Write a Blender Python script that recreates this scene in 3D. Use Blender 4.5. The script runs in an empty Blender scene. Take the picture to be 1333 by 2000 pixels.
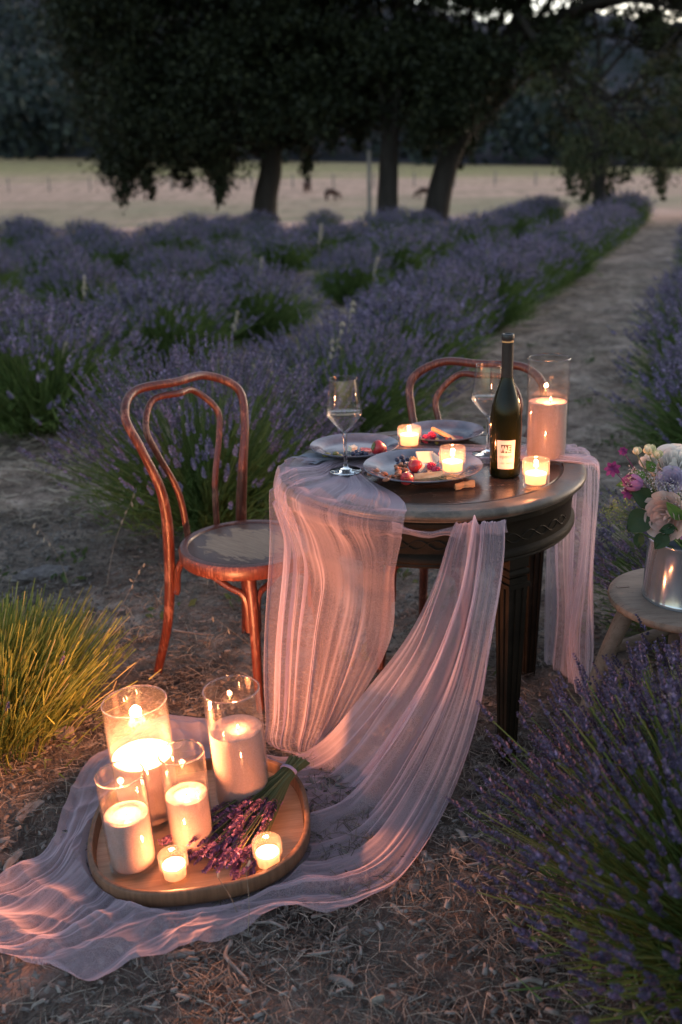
import bpy, bmesh, math, random
import numpy as np
from mathutils import Vector, Matrix, noise as mnoise

random.seed(7)
RNG = np.random.default_rng(7)
PI = math.pi
S = bpy.context.scene
C = S.collection

# ------------------------------------------------------------------ camera, sky, exposure
CAM_H = 1.53
FPX = 1944.0
PITCH, ROLL = math.radians(19.0), math.radians(-1.8)
cam = bpy.data.cameras.new('camera')
cam.sensor_fit = 'VERTICAL'
cam.sensor_height = 36.0
cam.sensor_width = 24.0
cam.lens = FPX / 2000.0 * 36.0
cam.clip_start = 0.05
cam.clip_end = 3000
cam.dof.use_dof = True
cam.dof.focus_distance = 2.5
cam.dof.aperture_fstop = 2.4
cam_ob = bpy.data.objects.new('camera', cam)
C.objects.link(cam_ob)
CAM_R = Matrix.Rotation(PI/2 - PITCH, 3, 'X') @ Matrix.Rotation(ROLL, 3, 'Z')
cam_ob.matrix_world = Matrix.Translation((0, 0, CAM_H)) @ CAM_R.to_4x4()
S.camera = cam_ob

SUN_EL, SUN_AZ = math.radians(5.0), math.radians(50.0)
W = bpy.data.worlds.new('World')
S.world = W
W.use_nodes = True
wn = W.node_tree.nodes
sky = wn.new('ShaderNodeTexSky')
sky.sky_type = 'NISHITA'
sky.sun_disc = False
sky.sun_elevation = SUN_EL
sky.sun_rotation = SUN_AZ
sky.air_density = 1.0
sky.dust_density = 1.5
sky.ozone_density = 2.0
bg = wn['Background']
bg.inputs['Strength'].default_value = 0.14
hs = wn.new('ShaderNodeHueSaturation')      # thin evening overcast greys the blue
hs.inputs['Saturation'].default_value = 0.70
tint = wn.new('ShaderNodeMix'); tint.data_type = 'RGBA'; tint.blend_type = 'MULTIPLY'
tint.inputs[0].default_value = 1.0
tint.inputs[7].default_value = (1.04, 0.975, 0.98, 1)
W.node_tree.links.new(sky.outputs[0], hs.inputs['Color'])
W.node_tree.links.new(hs.outputs[0], tint.inputs[6])
W.node_tree.links.new(tint.outputs[2], bg.inputs['Color'])
# the last of the daylight: a weak, very soft sun
sl = bpy.data.lights.new('sun', 'SUN')
sl.energy = 0.06
sl.angle = math.radians(20)
sl.color = (1.0, 0.86, 0.78)
so = bpy.data.objects.new('sun', sl)
C.objects.link(so)
sd = Vector((math.sin(SUN_AZ)*math.cos(SUN_EL), math.cos(SUN_AZ)*math.cos(SUN_EL), math.sin(SUN_EL)))
so.rotation_euler = sd.to_track_quat('Z', 'Y').to_euler()

S.view_settings.view_transform = 'Standard'
S.view_settings.look = 'None'
S.view_settings.exposure = 2.3
S.view_settings.gamma = 1.0
S.view_settings.use_curve_mapping = False
S.render.engine = 'CYCLES'
cy = S.cycles
cy.max_bounces = 6
cy.diffuse_bounces = 3
cy.glossy_bounces = 3
cy.transmission_bounces = 5
cy.transparent_max_bounces = 40
cy.sample_clamp_indirect = 4.0
cy.sample_clamp_direct = 0.0
cy.caustics_reflective = False
cy.caustics_refractive = False
cy.use_denoising = True
try:
    cy.denoiser = 'OPENIMAGEDENOISE'
except Exception:
    pass
CANDLE = (1.0, 0.335, 0.13)
LIGHT_GAIN = 1.6

def at(px, py, z=0.0):
    """point at height z seen at this place of the 1333x2000 photograph"""
    d = CAM_R @ Vector(((px-666.5)/FPX, -(py-1000)/FPX, -1))
    t = (z-CAM_H)/d.z
    return Vector((d.x*t, d.y*t, z))

def aty(px, py, y):
    """point at distance y seen at this place of the photograph"""
    d = CAM_R @ Vector(((px-666.5)/FPX, -(py-1000)/FPX, -1))
    t = y/d.y
    return Vector((d.x*t, y, CAM_H+d.z*t))

# ------------------------------------------------------------------ helpers
def tag(o, label=None, cat=None, group=None, kind=None):
    if label: o['label'] = label
    if cat: o['category'] = cat
    if group: o['group'] = group
    if kind: o['kind'] = kind
    return o

def empty(name, loc, label=None, cat=None, group=None, rz=0.0):
    o = bpy.data.objects.new(name, None)
    o.empty_display_size = 0.05
    C.objects.link(o)
    o.location = loc
    o.rotation_euler = (0, 0, rz)
    return tag(o, label, cat, group)

def link(name, me, parent=None, loc=None):
    o = bpy.data.objects.new(name, me)
    C.objects.link(o)
    if parent: o.parent = parent
    if loc is not None: o.location = loc
    return o

def np_mesh(name, V, F, mat=None, smooth=False):
    V = np.ascontiguousarray(V, dtype=np.float32).reshape(-1, 3)
    F = np.ascontiguousarray(F, dtype=np.int32)
    k = F.shape[1]
    me = bpy.data.meshes.new(name)
    me.vertices.add(len(V)); me.vertices.foreach_set('co', V.ravel())
    me.loops.add(F.size); me.loops.foreach_set('vertex_index', F.ravel())
    me.polygons.add(len(F))
    me.polygons.foreach_set('loop_start', np.arange(0, F.size, k, dtype=np.int32))
    if smooth: me.polygons.foreach_set('use_smooth', np.ones(len(F), dtype=bool))
    me.update(calc_edges=True)
    if mat: me.materials.append(mat)
    return me

class MB:
    def __init__(s): s.v = []; s.f = []; s.m = []; s.mi = 0
    def add(s, vs, fs):
        o = len(s.v)
        s.v += [tuple(v) for v in vs]
        s.f += [tuple(i+o for i in f) for f in fs]
        s.m += [s.mi]*len(fs)
        return o
    def tube(s, pts, rad, n=10, cap=True, flat=1.0):
        pts = [Vector(p) for p in pts]
        if not hasattr(rad, '__len__'): rad = [rad]*len(pts)
        t0 = (pts[1]-pts[0]).normalized()
        nrm = t0.orthogonal().normalized()
        vs = []; fs = []
        for i, p in enumerate(pts):
            t = (pts[min(i+1, len(pts)-1)]-pts[max(i-1, 0)]).normalized()
            nrm = (nrm-t*nrm.dot(t)).normalized()
            b = t.cross(nrm)
            for k in range(n):
                a = 2*PI*k/n
                vs.append(p+(nrm*math.cos(a)+b*math.sin(a)*flat)*rad[i])
        for i in range(len(pts)-1):
            for k in range(n):
                fs.append((i*n+k, i*n+(k+1) % n, (i+1)*n+(k+1) % n, (i+1)*n+k))
        if cap:
            fs.append(tuple(range(n))[::-1]); fs.append(tuple(range((len(pts)-1)*n, len(pts)*n)))
        s.add(vs, fs)
        return s
    def lathe(s, prof, n=48, M=None, ab=None):
        vs = []; fs = []
        rows = []
        for r, z in prof:
            if r < 1e-6:
                rows.append([len(vs)]); vs.append(Vector((0, 0, z)))
            else:
                rows.append(list(range(len(vs), len(vs)+n)))
                for k in range(n):
                    a = 2*PI*k/n
                    vs.append(Vector((r*math.cos(a), r*math.sin(a), z)))
        for i in range(len(rows)-1):
            A, B = rows[i], rows[i+1]
            for k in range(n):
                k2 = (k+1) % n
                if len(A) == 1 and len(B) == 1: continue
                if len(A) == 1: fs.append((A[0], B[k2], B[k]))
                elif len(B) == 1: fs.append((A[k], A[k2], B[0]))
                else: fs.append((A[k], A[k2], B[k2], B[k]))
        if M is not None: vs = [M @ v for v in vs]
        s.add(vs, fs)
        return s
    def box(s, c, size, M=None, taper=1.0):
        hx, hy, hz = [q/2 for q in size]
        vs = []
        for z, k in ((-hz, taper), (hz, 1.0)):
            for x, y in ((-hx, -hy), (hx, -hy), (hx, hy), (-hx, hy)):
                vs.append(Vector((x*k, y*k, z)))
        if M is not None: vs = [M @ v for v in vs]
        vs = [v+Vector(c) for v in vs]
        s.add(vs, [(3, 2, 1, 0), (4, 5, 6, 7), (0, 1, 5, 4), (1, 2, 6, 5), (2, 3, 7, 6), (3, 0, 4, 7)])
        return s
    def grid(s, P):
        nu, nv = len(P), len(P[0])
        vs = [p for r in P for p in r]
        fs = [(i*nv+j, (i+1)*nv+j, (i+1)*nv+j+1, i*nv+j+1) for i in range(nu-1) for j in range(nv-1)]
        s.add(vs, fs)
        return s
    def blob(s, c, rad, seg=12, ring=8, jit=0.0, M=None, fn=None):
        vs = []; fs = []
        sd = random.random()*100
        rx, ry, rz = rad
        for i in range(ring+1):
            th = PI*i/ring
            for k in range(seg):
                a = 2*PI*k/seg
                d = Vector((math.sin(th)*math.cos(a), math.sin(th)*math.sin(a), math.cos(th)))
                q = 1+jit*mnoise.noise(d*2.3+Vector((sd, 0, 0)))
                if fn: q *= fn(d)
                v = Vector((d.x*rx, d.y*ry, d.z*rz))*q
                if M is not None: v = M @ v
                vs.append(v+Vector(c))
        for i in range(ring):
            for k in range(seg):
                k2 = (k+1) % seg
                fs.append((i*seg+k, (i+1)*seg+k, (i+1)*seg+k2, i*seg+k2))
        s.add(vs, fs)
        return s
    def mesh(s, name, mats, smooth=True, weld=True):
        me = bpy.data.meshes.new(name)
        me.from_pydata(s.v, [], s.f)
        if not isinstance(mats, (list, tuple)): mats = [mats]
        for m in mats: me.materials.append(m)
        me.polygons.foreach_set('material_index', s.m)
        if smooth: me.polygons.foreach_set('use_smooth', [True]*len(s.f))
        me.update()
        return me
    def build(s, name, mats, parent=None, smooth=True, loc=None, sharp=0.72):
        me = s.mesh(name, mats, smooth)
        if sharp is not None and smooth:
            bm = bmesh.new(); bm.from_mesh(me)
            for e in bm.edges:
                if len(e.link_faces) == 2 and e.calc_face_angle(0) > sharp: e.smooth = False
            bm.to_mesh(me); bm.free()
        return link(name, me, parent, loc)

def spline(K, n=10, closed=False):
    K = [Vector(k) for k in K]
    P = [2*K[0]-K[1]]+K+[2*K[-1]-K[-2]]
    out = []
    for i in range(1, len(P)-2):
        a, b, c, d = P[i-1:i+3]
        for j in range(n):
            t = j/n
            out.append(.5*((2*b)+(c-a)*t+(2*a-5*b+4*c-d)*t*t+(3*b-a-3*c+d)*t**3))
    out.append(P[-2])
    return out

def tree_copy(o, parent=None):
    c = o.copy()
    C.objects.link(c)
    if parent:
        c.parent = parent
    for ch in o.children:
        tree_copy(ch, c)
    return c

# ------------------------------------------------------------------ materials
class NT:
    def __init__(s, name):
        s.m = bpy.data.materials.new(name)
        s.m.use_nodes = True
        s.t = s.m.node_tree
        s.t.nodes.clear()
        s.out = s.t.nodes.new('ShaderNodeOutputMaterial')
    def n(s, kind, **kw):
        nd = s.t.nodes.new('ShaderNode'+kind)
        for k, v in kw.items():
            if k.startswith('_'): setattr(nd, k[1:], v)
            else:
                key = int(k[1:]) if k[0] == 'i' and k[1:].isdigit() else k.replace('__', ' ')
                if hasattr(v, 'links') or isinstance(v, bpy.types.NodeSocket): s.t.links.new(v, nd.inputs[key])
                else: nd.inputs[key].default_value = v
        return nd
    def math(s, op, a, b=0.0, c=None):
        nd = s.t.nodes.new('ShaderNodeMath'); nd.operation = op
        for i, v in enumerate((a, b) if c is None else (a, b, c)):
            if isinstance(v, bpy.types.NodeSocket): s.t.links.new(v, nd.inputs[i])
            else: nd.inputs[i].default_value = v
        return nd.outputs[0]
    def ramp(s, fac, stops, interp='LINEAR'):
        nd = s.t.nodes.new('ShaderNodeValToRGB')
        cr = nd.color_ramp; cr.interpolation = interp
        while len(cr.elements) < len(stops): cr.elements.new(0.5)
        for e, (p, c) in zip(cr.elements, stops):
            e.position = p; e.color = (*c, 1) if len(c) == 3 else c
        s.t.links.new(fac, nd.inputs[0])
        return nd.outputs[0]
    def coord(s, which='Object', scale=(1, 1, 1)):
        tc = s.t.nodes.new('ShaderNodeTexCoord')
        mp = s.t.nodes.new('ShaderNodeMapping')
        mp.inputs['Scale'].default_value = scale
        s.t.links.new(tc.outputs[which], mp.inputs[0])
        return mp.outputs[0]
    def noise(s, vec, scale, detail=5, rough=0.6, dist=0.0):
        nd = s.n('TexNoise', Scale=scale, Detail=float(detail), Roughness=rough, Distortion=dist)
        if vec is not None: s.t.links.new(vec, nd.inputs['Vector'])
        return nd.outputs['Fac']
    def mix(s, fac, a, b):
        nd = s.t.nodes.new('ShaderNodeMix'); nd.data_type = 'RGBA'
        for k, v in ((0, fac), (6, a), (7, b)):
            if isinstance(v, bpy.types.NodeSocket): s.t.links.new(v, nd.inputs[k])
            else: nd.inputs[k].default_value = (*v, 1) if (k > 0 and len(v) == 3) else v
        return nd.outputs[2]
    def bump(s, h, strength=0.3, dist=0.01):
        return s.n('Bump', Strength=strength, Distance=dist, Height=h).outputs[0]
    def principled(s, color, rough=0.6, normal=None, **kw):
        p = s.n('BsdfPrincipled')
        def put(k, v):
            if isinstance(v, bpy.types.NodeSocket): s.t.links.new(v, p.inputs[k])
            elif k in ('Base Color', 'Emission Color', 'Subsurface Radius') and len(v) == 3 and k != 'Subsurface Radius': p.inputs[k].default_value = (*v, 1)
            else: p.inputs[k].default_value = v
        put('Base Color', color); put('Roughness', rough)
        if normal is not None: put('Normal', normal)
        for k, v in kw.items(): put(k.replace('__', ' '), v)
        s.surface(p.outputs[0])
        return p
    def surface(s, sock): s.t.links.new(sock, s.out.inputs['Surface'])

def simple(name, c1, c2, scale=20, rough=0.6, bump=0.15, bscale=None, stretch=(1, 1, 1), lo=0.35, hi=0.65, **kw):
    t = NT(name)
    v = t.coord('Object', stretch)
    f = t.noise(v, scale, 6)
    b = t.noise(v, bscale or scale*4, 4)
    t.principled(t.ramp(f, [(lo, c1), (hi, c2)]), rough, t.bump(b, bump, 0.002), **kw)
    return t.m

def leafy(name, stops, trans=0.35, rough=0.6, spec=0.2):
    """foliage: colour differs from piece to piece, light passes through"""
    t = NT(name)
    g = t.n('NewGeometry')
    col = t.ramp(g.outputs['Random Per Island'], stops)
    p = t.n('BsdfPrincipled', Roughness=rough)
    p.inputs['Specular IOR Level'].default_value = spec
    t.t.links.new(col, p.inputs['Base Color'])
    tr = t.n('BsdfTranslucent', Color=col)
    mx = t.n('MixShader', Fac=trans)
    t.t.links.new(p.outputs[0], mx.inputs[1]); t.t.links.new(tr.outputs[0], mx.inputs[2])
    t.surface(mx.outputs[0])
    return t.m

def thin_glass(name, tint=(0.97, 0.975, 0.97), f0=0.04, gloss=(1, 1, 1), frost=0.0, rough=0.02):
    """a thin clear wall: reflects a little, more at a grazing angle, and lets the rest straight through"""
    t = NT(name)
    g = t.n('NewGeometry')
    dp = t.n('VectorMath', _operation='DOT_PRODUCT')
    t.t.links.new(g.outputs['Normal'], dp.inputs[0]); t.t.links.new(g.outputs['Incoming'], dp.inputs[1])
    c = t.math('ABSOLUTE', dp.outputs['Value'])
    f = t.math('ADD', f0, t.math('MULTIPLY', 1-f0, t.math('POWER', t.math('SUBTRACT', 1.0, c), 5.0)))
    f = t.math('MULTIPLY', f, 0.8)
    tr = t.n('BsdfTransparent', Color=(*tint, 1))
    body = tr.outputs[0]
    if frost > 0:
        d1 = t.n('BsdfTranslucent', Color=(.95, .93, .9, 1)); d2 = t.n('BsdfDiffuse', Color=(.95, .93, .9, 1))
        m0 = t.n('MixShader', Fac=.35); t.t.links.new(d1.outputs[0], m0.inputs[1]); t.t.links.new(d2.outputs[0], m0.inputs[2])
        m1 = t.n('MixShader', Fac=frost); t.t.links.new(body, m1.inputs[1]); t.t.links.new(m0.outputs[0], m1.inputs[2])
        body = m1.outputs[0]
    gl = t.n('BsdfGlossy', Color=(*gloss, 1), Roughness=rough)
    mx = t.n('MixShader', Fac=f)
    t.t.links.new(body, mx.inputs[1]); t.t.links.new(gl.outputs[0], mx.inputs[2])
    t.surface(mx.outputs[0])
    return t.m

M = {}
M['glass'] = thin_glass('clear_glass', f0=0.055, frost=0.006)
M['goblet'] = thin_glass('goblet_glass', (0.965, 0.965, 0.97), 0.07)
M['base_glass'] = thin_glass('vase_base_glass', (0.93, 0.94, 0.95), 0.16, frost=0.03)
M['votive'] = thin_glass('votive_glass', (0.98, 0.96, 0.93), frost=0.03)
M['wine'] = thin_glass('wine', (0.93, 0.86, 0.80), 0.05)
t = NT('solid_glass')
t.surface(t.n('BsdfGlass', Color=(0.95, 0.96, 0.96, 1), Roughness=0.01, IOR=1.45).outputs[0]); M['solid_glass'] = t.m

t = NT('flame')
em = t.n('Emission', Color=(1.0, 0.60, 0.22, 1), Strength=3.5)
trn = t.n('BsdfTransparent')
ad = t.n('AddShader')
t.t.links.new(em.outputs[0], ad.inputs[0]); t.t.links.new(trn.outputs[0], ad.inputs[1])
t.surface(ad.outputs[0]); M['flame'] = t.m

t = NT('granulated_wax')
v = t.coord('Object')
n1 = t.noise(v, 420, 3); n2 = t.noise(v, 30, 3)
t.principled(t.ramp(n1, [(0.3, (0.34, 0.235, 0.205)), (0.7, (0.50, 0.36, 0.32))]), 0.75, t.bump(n1, 0.5, 0.002),
             Specular__IOR__Level=0.2, Subsurface__Weight=0.06, Subsurface__Radius=(0.016, 0.007, 0.004), Subsurface__Scale=1.0)
M['wax'] = t.m
t = NT('melted_wax')
v = t.coord('Object')
t.principled(t.ramp(t.noise(v, 60, 3), [(0.3, (0.62, 0.52, 0.38)), (0.7, (0.72, 0.62, 0.48))]), 0.12, t.bump(t.noise(v, 90, 2), 0.1, 0.002),
             Subsurface__Weight=0.5, Subsurface__Radius=(0.02, 0.010, 0.006), Subsurface__Scale=1.0)
M['melt'] = t.m
t = NT('votive_wax')
v = t.coord('Object')
col = t.ramp(t.noise(v, 60, 3), [(0.3, (0.84, 0.76, 0.64)), (0.7, (0.90, 0.84, 0.74))])
p = t.n('BsdfPrincipled', Roughness=0.4); t.t.links.new(col, p.inputs['Base Color'])
tr = t.n('BsdfTranslucent', Color=col)
mx = t.n('MixShader', Fac=0.65)
t.t.links.new(p.outputs[0], mx.inputs[1]); t.t.links.new(tr.outputs[0], mx.inputs[2])
t.surface(mx.outputs[0]); M['votive_wax'] = t.m
M['wick'] = simple('wick', (0.02, 0.015, 0.01), (0.05, 0.04, 0.03), 200)

# tulle: a fine net; seen edge-on its threads close up, so it covers more
def tulle(name, open_):
    t = NT(name)
    g = t.n('NewGeometry')
    dp = t.n('VectorMath', _operation='DOT_PRODUCT')
    t.t.links.new(g.outputs['Normal'], dp.inputs[0]); t.t.links.new(g.outputs['Incoming'], dp.inputs[1])
    cs = t.math('MAXIMUM', t.math('ABSOLUTE', dp.outputs['Value']), 0.26)
    v = t.coord('Object')
    wv = t.noise(v, 900, 2, 0.5)
    base = t.math('ADD', open_, t.math('MULTIPLY', t.math('SUBTRACT', wv, 0.5), 0.35))
    cover = t.math('SUBTRACT', 1.0, t.math('POWER', base, t.math('DIVIDE', 1.0, cs)))
    col = t.ramp(t.noise(v, 9, 4), [(0.3, (0.65, 0.525, 0.60)), (0.7, (0.73, 0.60, 0.675))])
    df = t.n('BsdfDiffuse', Color=col); tl = t.n('BsdfTranslucent', Color=col)
    m1 = t.n('MixShader', Fac=0.42)
    t.t.links.new(df.outputs[0], m1.inputs[1]); t.t.links.new(tl.outputs[0], m1.inputs[2])
    tp = t.n('BsdfTransparent'); m2 = t.n('MixShader', Fac=cover)
    t.t.links.new(tp.outputs[0], m2.inputs[1]); t.t.links.new(m1.outputs[0], m2.inputs[2])
    t.surface(m2.outputs[0])
    return t.m
M['tulle'] = tulle('mauve_tulle', 0.655)
M['tulle_single'] = tulle('mauve_tulle_single_layer', 0.715)

# bentwood: red-brown varnish, rubbed through along the grain
t = NT('bentwood')
v = t.coord('Object')
n1 = t.noise(v, 14, 6, 0.65); n2 = t.noise(t.coord('Object', (60, 60, 8)), 3, 5)
wear = t.ramp(t.math('ADD', t.math('MULTIPLY', n1, 0.6), t.math('MULTIPLY', n2, 0.4)), [(0.53, (0, 0, 0)), (0.60, (1, 1, 1))])
dark = t.ramp(n2, [(0.3, (0.055, 0.013, 0.008)), (0.7, (0.15, 0.036, 0.020))])
t.principled(t.mix(wear, dark, (0.24, 0.090, 0.055)), t.ramp(n1, [(0.3, (0.28,)*3), (0.7, (0.5,)*3)]), t.bump(n2, 0.25, 0.002))
M['bentwood'] = t.m
# seat: bare grey plywood with flakes of the old varnish round the rim
t = NT('worn_seat')
v = t.coord('Object', (1, 3, 1))
tc = t.coord('Object')
ln = t.n('VectorMath', _operation='LENGTH'); t.t.links.new(tc, ln.inputs[0])
rr = ln.outputs['Value']
n1 = t.noise(v, 9, 8, 0.7, 0.6)
edge = t.math('ADD', t.math('MULTIPLY', rr, 2.1), t.math('MULTIPLY', n1, 0.9))
fl = t.ramp(edge, [(0.70, (0, 0, 0)), (0.725, (1, 1, 1))])
gr = t.noise(t.coord('Object', (4, 60, 4)), 3, 6)
bare = t.ramp(gr, [(0.25, (0.19, 0.125, 0.080)), (0.75, (0.36, 0.260, 0.185))])
lacq = t.ramp(n1, [(0.3, (0.060, 0.034, 0.028)), (0.7, (0.125, 0.068, 0.050))])
t.principled(t.mix(fl, bare, lacq), t.ramp(fl, [(0, (0.60,)*3), (1, (0.38,)*3)]), t.bump(t.math('ADD', t.math('MULTIPLY', fl, 0.6), gr), 0.25, 0.002), Specular__IOR__Level=0.25)
M['seat'] = t.m

def old_paint(name, base1, base2, worn, lo, hi, rough1, rough2, stretch=(1, 1, 1), spec=0.5):
    t = NT(name)
    v = t.coord('Object', stretch)
    n1 = t.noise(v, 12, 8, 0.7, 0.3); n2 = t.noise(v, 45, 5, 0.6)
    f = t.math('ADD', t.math('MULTIPLY', n1, 0.65), t.math('MULTIPLY', n2, 0.35))
    w = t.ramp(f, [(lo, (0, 0, 0)), (hi, (1, 1, 1))])
    b = t.ramp(n1, [(0.3, base1), (0.7, base2)])
    t.principled(t.mix(w, b, worn), t.ramp(w, [(0, (rough1,)*3), (1, (rough2,)*3)]), t.bump(f, 0.3, 0.003), Specular__IOR__Level=spec)
    return t.m
M['table_dark'] = old_paint('dark_table_paint', (0.010, 0.0075, 0.005), (0.024, 0.017, 0.011), (0.065, 0.048, 0.033), 0.61, 0.70, 0.6, 0.75, (1, 1, 1), 0.09)
M['table_top'] = old_paint('table_top_varnish', (0.045, 0.026, 0.018), (0.10, 0.058, 0.038), (0.17, 0.12, 0.09), 0.58, 0.68, 0.22, 0.42, (1, 3, 1))
M['table_edge'] = old_paint('scuffed_table_edge', (0.06, 0.045, 0.035), (0.14, 0.115, 0.09), (0.17, 0.128, 0.098), 0.50, 0.58, 0.40, 0.6, (1, 1, 1), 0.35)
t = NT('tray_wood')
v = t.coord('Object', (1.5, 22, 1.5))
n1 = t.noise(v, 3.5, 7, 0.65, 0.4); n2 = t.noise(t.coord('Object', (3, 80, 3)), 5, 4)
t.principled(t.mix(t.ramp(n2, [(0.35, (0, 0, 0)), (0.7, (1, 1, 1))]), t.ramp(n1, [(0.3, (0.30, 0.15, 0.07)), (0.5, (0.48, 0.275, 0.145)), (0.75, (0.58, 0.365, 0.215))]), (0.36, 0.20, 0.10)),
             0.42, t.bump(n2, 0.15, 0.002)); M['tray'] = t.m
t = NT('tray_side_wood')
v = t.coord('Object', (30, 30, 2))
n1 = t.noise(v, 3, 6, 0.6)
t.principled(t.ramp(n1, [(0.3, (0.10, 0.05, 0.025)), (0.7, (0.21, 0.11, 0.06))]), 0.5, t.bump(n1, 0.25, 0.002)); M['tray_side'] = t.m
t = NT('weathered_wood')
v = t.coord('Object', (2.5, 16, 8))
n1 = t.noise(v, 4, 8, 0.7, 0.5); cr = t.noise(t.coord('Object', (5, 60, 20)), 3, 6, 0.7)
t.principled(t.mix(t.ramp(cr, [(0.33, (1, 1, 1)), (0.42, (0, 0, 0))]), t.ramp(n1, [(0.3, (0.17, 0.12, 0.085)), (0.7, (0.30, 0.225, 0.17))]), (0.09, 0.06, 0.04)), 0.7, t.bump(cr, 0.4, 0.003)); M['stool'] = t.m
t = NT('galvanized_steel')
v = t.coord('Object', (1, 1, 0.25))
n1 = t.noise(v, 40, 6); n2 = t.noise(t.coord('Object'), 9, 5)
t.principled(t.ramp(n2, [(0.3, (0.36, 0.39, 0.42)), (0.7, (0.50, 0.53, 0.57))]), t.ramp(n1, [(0.3, (0.09,)*3), (0.7, (0.19,)*3)]), t.bump(n1, 0.04, 0.002), Metallic=0.72); M['steel'] = t.m
t = NT('stoneware_glaze')
v = t.coord('Object')
n1 = t.noise(v, 22, 6); n2 = t.noise(v, 150, 3)
t.principled(t.ramp(n1, [(0.3, (0.085, 0.085, 0.105)), (0.7, (0.17, 0.17, 0.205))]), 0.16, t.bump(t.noise(v, 38, 3), 0.12, 0.004)); M['plate'] = t.m
t = NT('bottle_glass')
t.principled((0.008, 0.009, 0.003), 0.05, None, IOR=1.45, Specular__IOR__Level=0.22); M['bottle'] = t.m
M['foil'] = simple('bottle_foil', (0.010, 0.010, 0.010), (0.018, 0.017, 0.016), 60, 0.35)
M['label'] = simple('label_paper', (0.52, 0.47, 0.43), (0.56, 0.51, 0.46), 90, 0.7, 0.05)
M['ink'] = simple('label_ink', (0.03, 0.025, 0.02), (0.05, 0.04, 0.03), 90, 0.6, 0.02)
M['ink_grey'] = simple('label_grey_ink', (0.20, 0.17, 0.14), (0.24, 0.21, 0.18), 90, 0.6, 0.02)
M['gold'] = simple('gold_ink', (0.55, 0.36, 0.14), (0.62, 0.42, 0.18), 90, 0.4, 0.02)
M['straw_near'] = leafy('dry_straw', [(0.0, (0.13, 0.108, 0.085)), (0.45, (0.27, 0.225, 0.175)), (0.8, (0.42, 0.355, 0.27)), (1.0, (0.56, 0.48, 0.38))], 0.15, 0.8, 0.1)
M['mulch_straw'] = leafy('mulch_straw', [(0.0, (0.055, 0.048, 0.042)), (0.45, (0.13, 0.113, 0.096)), (0.85, (0.25, 0.218, 0.178)), (1.0, (0.40, 0.35, 0.285))], 0.12, 0.8, 0.1)
M['chips'] = leafy('wood_chips', [(0.0, (0.07, 0.058, 0.048)), (0.5, (0.15, 0.13, 0.115)), (1.0, (0.27, 0.245, 0.22))], 0.0, 0.85, 0.1)
M['pale_leaf'] = simple('pale_dry_leaf', (0.20, 0.175, 0.14), (0.30, 0.265, 0.21), 60, 0.8, 0.3)
M['bark'] = simple('grey_bark', (0.12, 0.10, 0.088), (0.26, 0.235, 0.21), 30, 0.85, 0.6)
M['stone'] = simple('dark_stone', (0.10, 0.085, 0.08), (0.18, 0.16, 0.15), 30, 0.85, 0.5)
M['weed'] = leafy('weed_green', [(0, (0.05, 0.085, 0.03)), (1, (0.11, 0.15, 0.055))], 0.3)
M['lav_stem'] = leafy('lavender_stems', [(0, (0.055, 0.090, 0.025)), (0.5, (0.095, 0.150, 0.042)), (1, (0.15, 0.205, 0.075))], 0.35)
M['lav_leaf'] = leafy('lavender_leaves', [(0, (0.060, 0.105, 0.028)), (0.6, (0.115, 0.185, 0.050)), (1, (0.17, 0.245, 0.080))], 0.35)
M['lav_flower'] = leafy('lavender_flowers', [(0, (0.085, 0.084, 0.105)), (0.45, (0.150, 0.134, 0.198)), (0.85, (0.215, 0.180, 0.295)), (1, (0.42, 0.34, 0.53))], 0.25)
M['lav_shaded'] = leafy('shaded_lavender_flowers', [(0, (0.050, 0.050, 0.072)), (0.5, (0.088, 0.076, 0.130)), (0.88, (0.125, 0.100, 0.190)), (1, (0.32, 0.25, 0.44))], 0.2)  # lavender flower colour darkened to paint in the shade on the front bushes
M['lav_dry'] = leafy('dried_lavender', [(0, (0.15, 0.075, 0.14)), (0.6, (0.27, 0.13, 0.24)), (1, (0.42, 0.22, 0.38))], 0.2)
M['candlelit_stem'] = leafy('candlelit_green_stems', [(0, (0.080, 0.115, 0.025)), (0.5, (0.19, 0.225, 0.045)), (0.9, (0.31, 0.325, 0.08)), (1, (0.38, 0.32, 0.16))], 0.35)  # green stems, with the yellow of the candlelight mixed into the colour
M['cut_stem'] = leafy('cut_lavender_stalks', [(0, (0.085, 0.095, 0.04)), (1, (0.18, 0.19, 0.085))], 0.2)
M['oak_leaf'] = leafy('oak_leaves', [(0, (0.009, 0.013, 0.006)), (0.6, (0.017, 0.023, 0.010)), (1, (0.040, 0.048, 0.020))], 0.12)
M['oak_light'] = leafy('oak_leaves_pale', [(0, (0.022, 0.030, 0.013)), (0.6, (0.045, 0.056, 0.024)), (1, (0.085, 0.090, 0.040))], 0.2)
M['oak_bark'] = simple('oak_bark', (0.012, 0.010, 0.008), (0.032, 0.027, 0.023), 4, 0.9, 0.8, 12, (1, 1, .3))
M['far_leaf'] = leafy('far_foliage', [(0, (0.014, 0.022, 0.020)), (0.6, (0.026, 0.038, 0.033)), (1, (0.046, 0.062, 0.050))], 0.1)  # bluish cast of distance haze mixed into the leaf colour
M['post'] = simple('grey_post', (0.16, 0.14, 0.12), (0.26, 0.23, 0.20), 12, 0.85, 0.4)
M['hide'] = simple('brown_hide', (0.045, 0.020, 0.013), (0.085, 0.038, 0.024), 5, 0.8)
M['seed'] = leafy('oat_seed', [(0, (0.42, 0.36, 0.26)), (1, (0.62, 0.56, 0.46))], 0.4)
M['twine'] = simple('lilac_twine', (0.30, 0.24, 0.36), (0.42, 0.34, 0.48), 300, 0.8)

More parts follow.
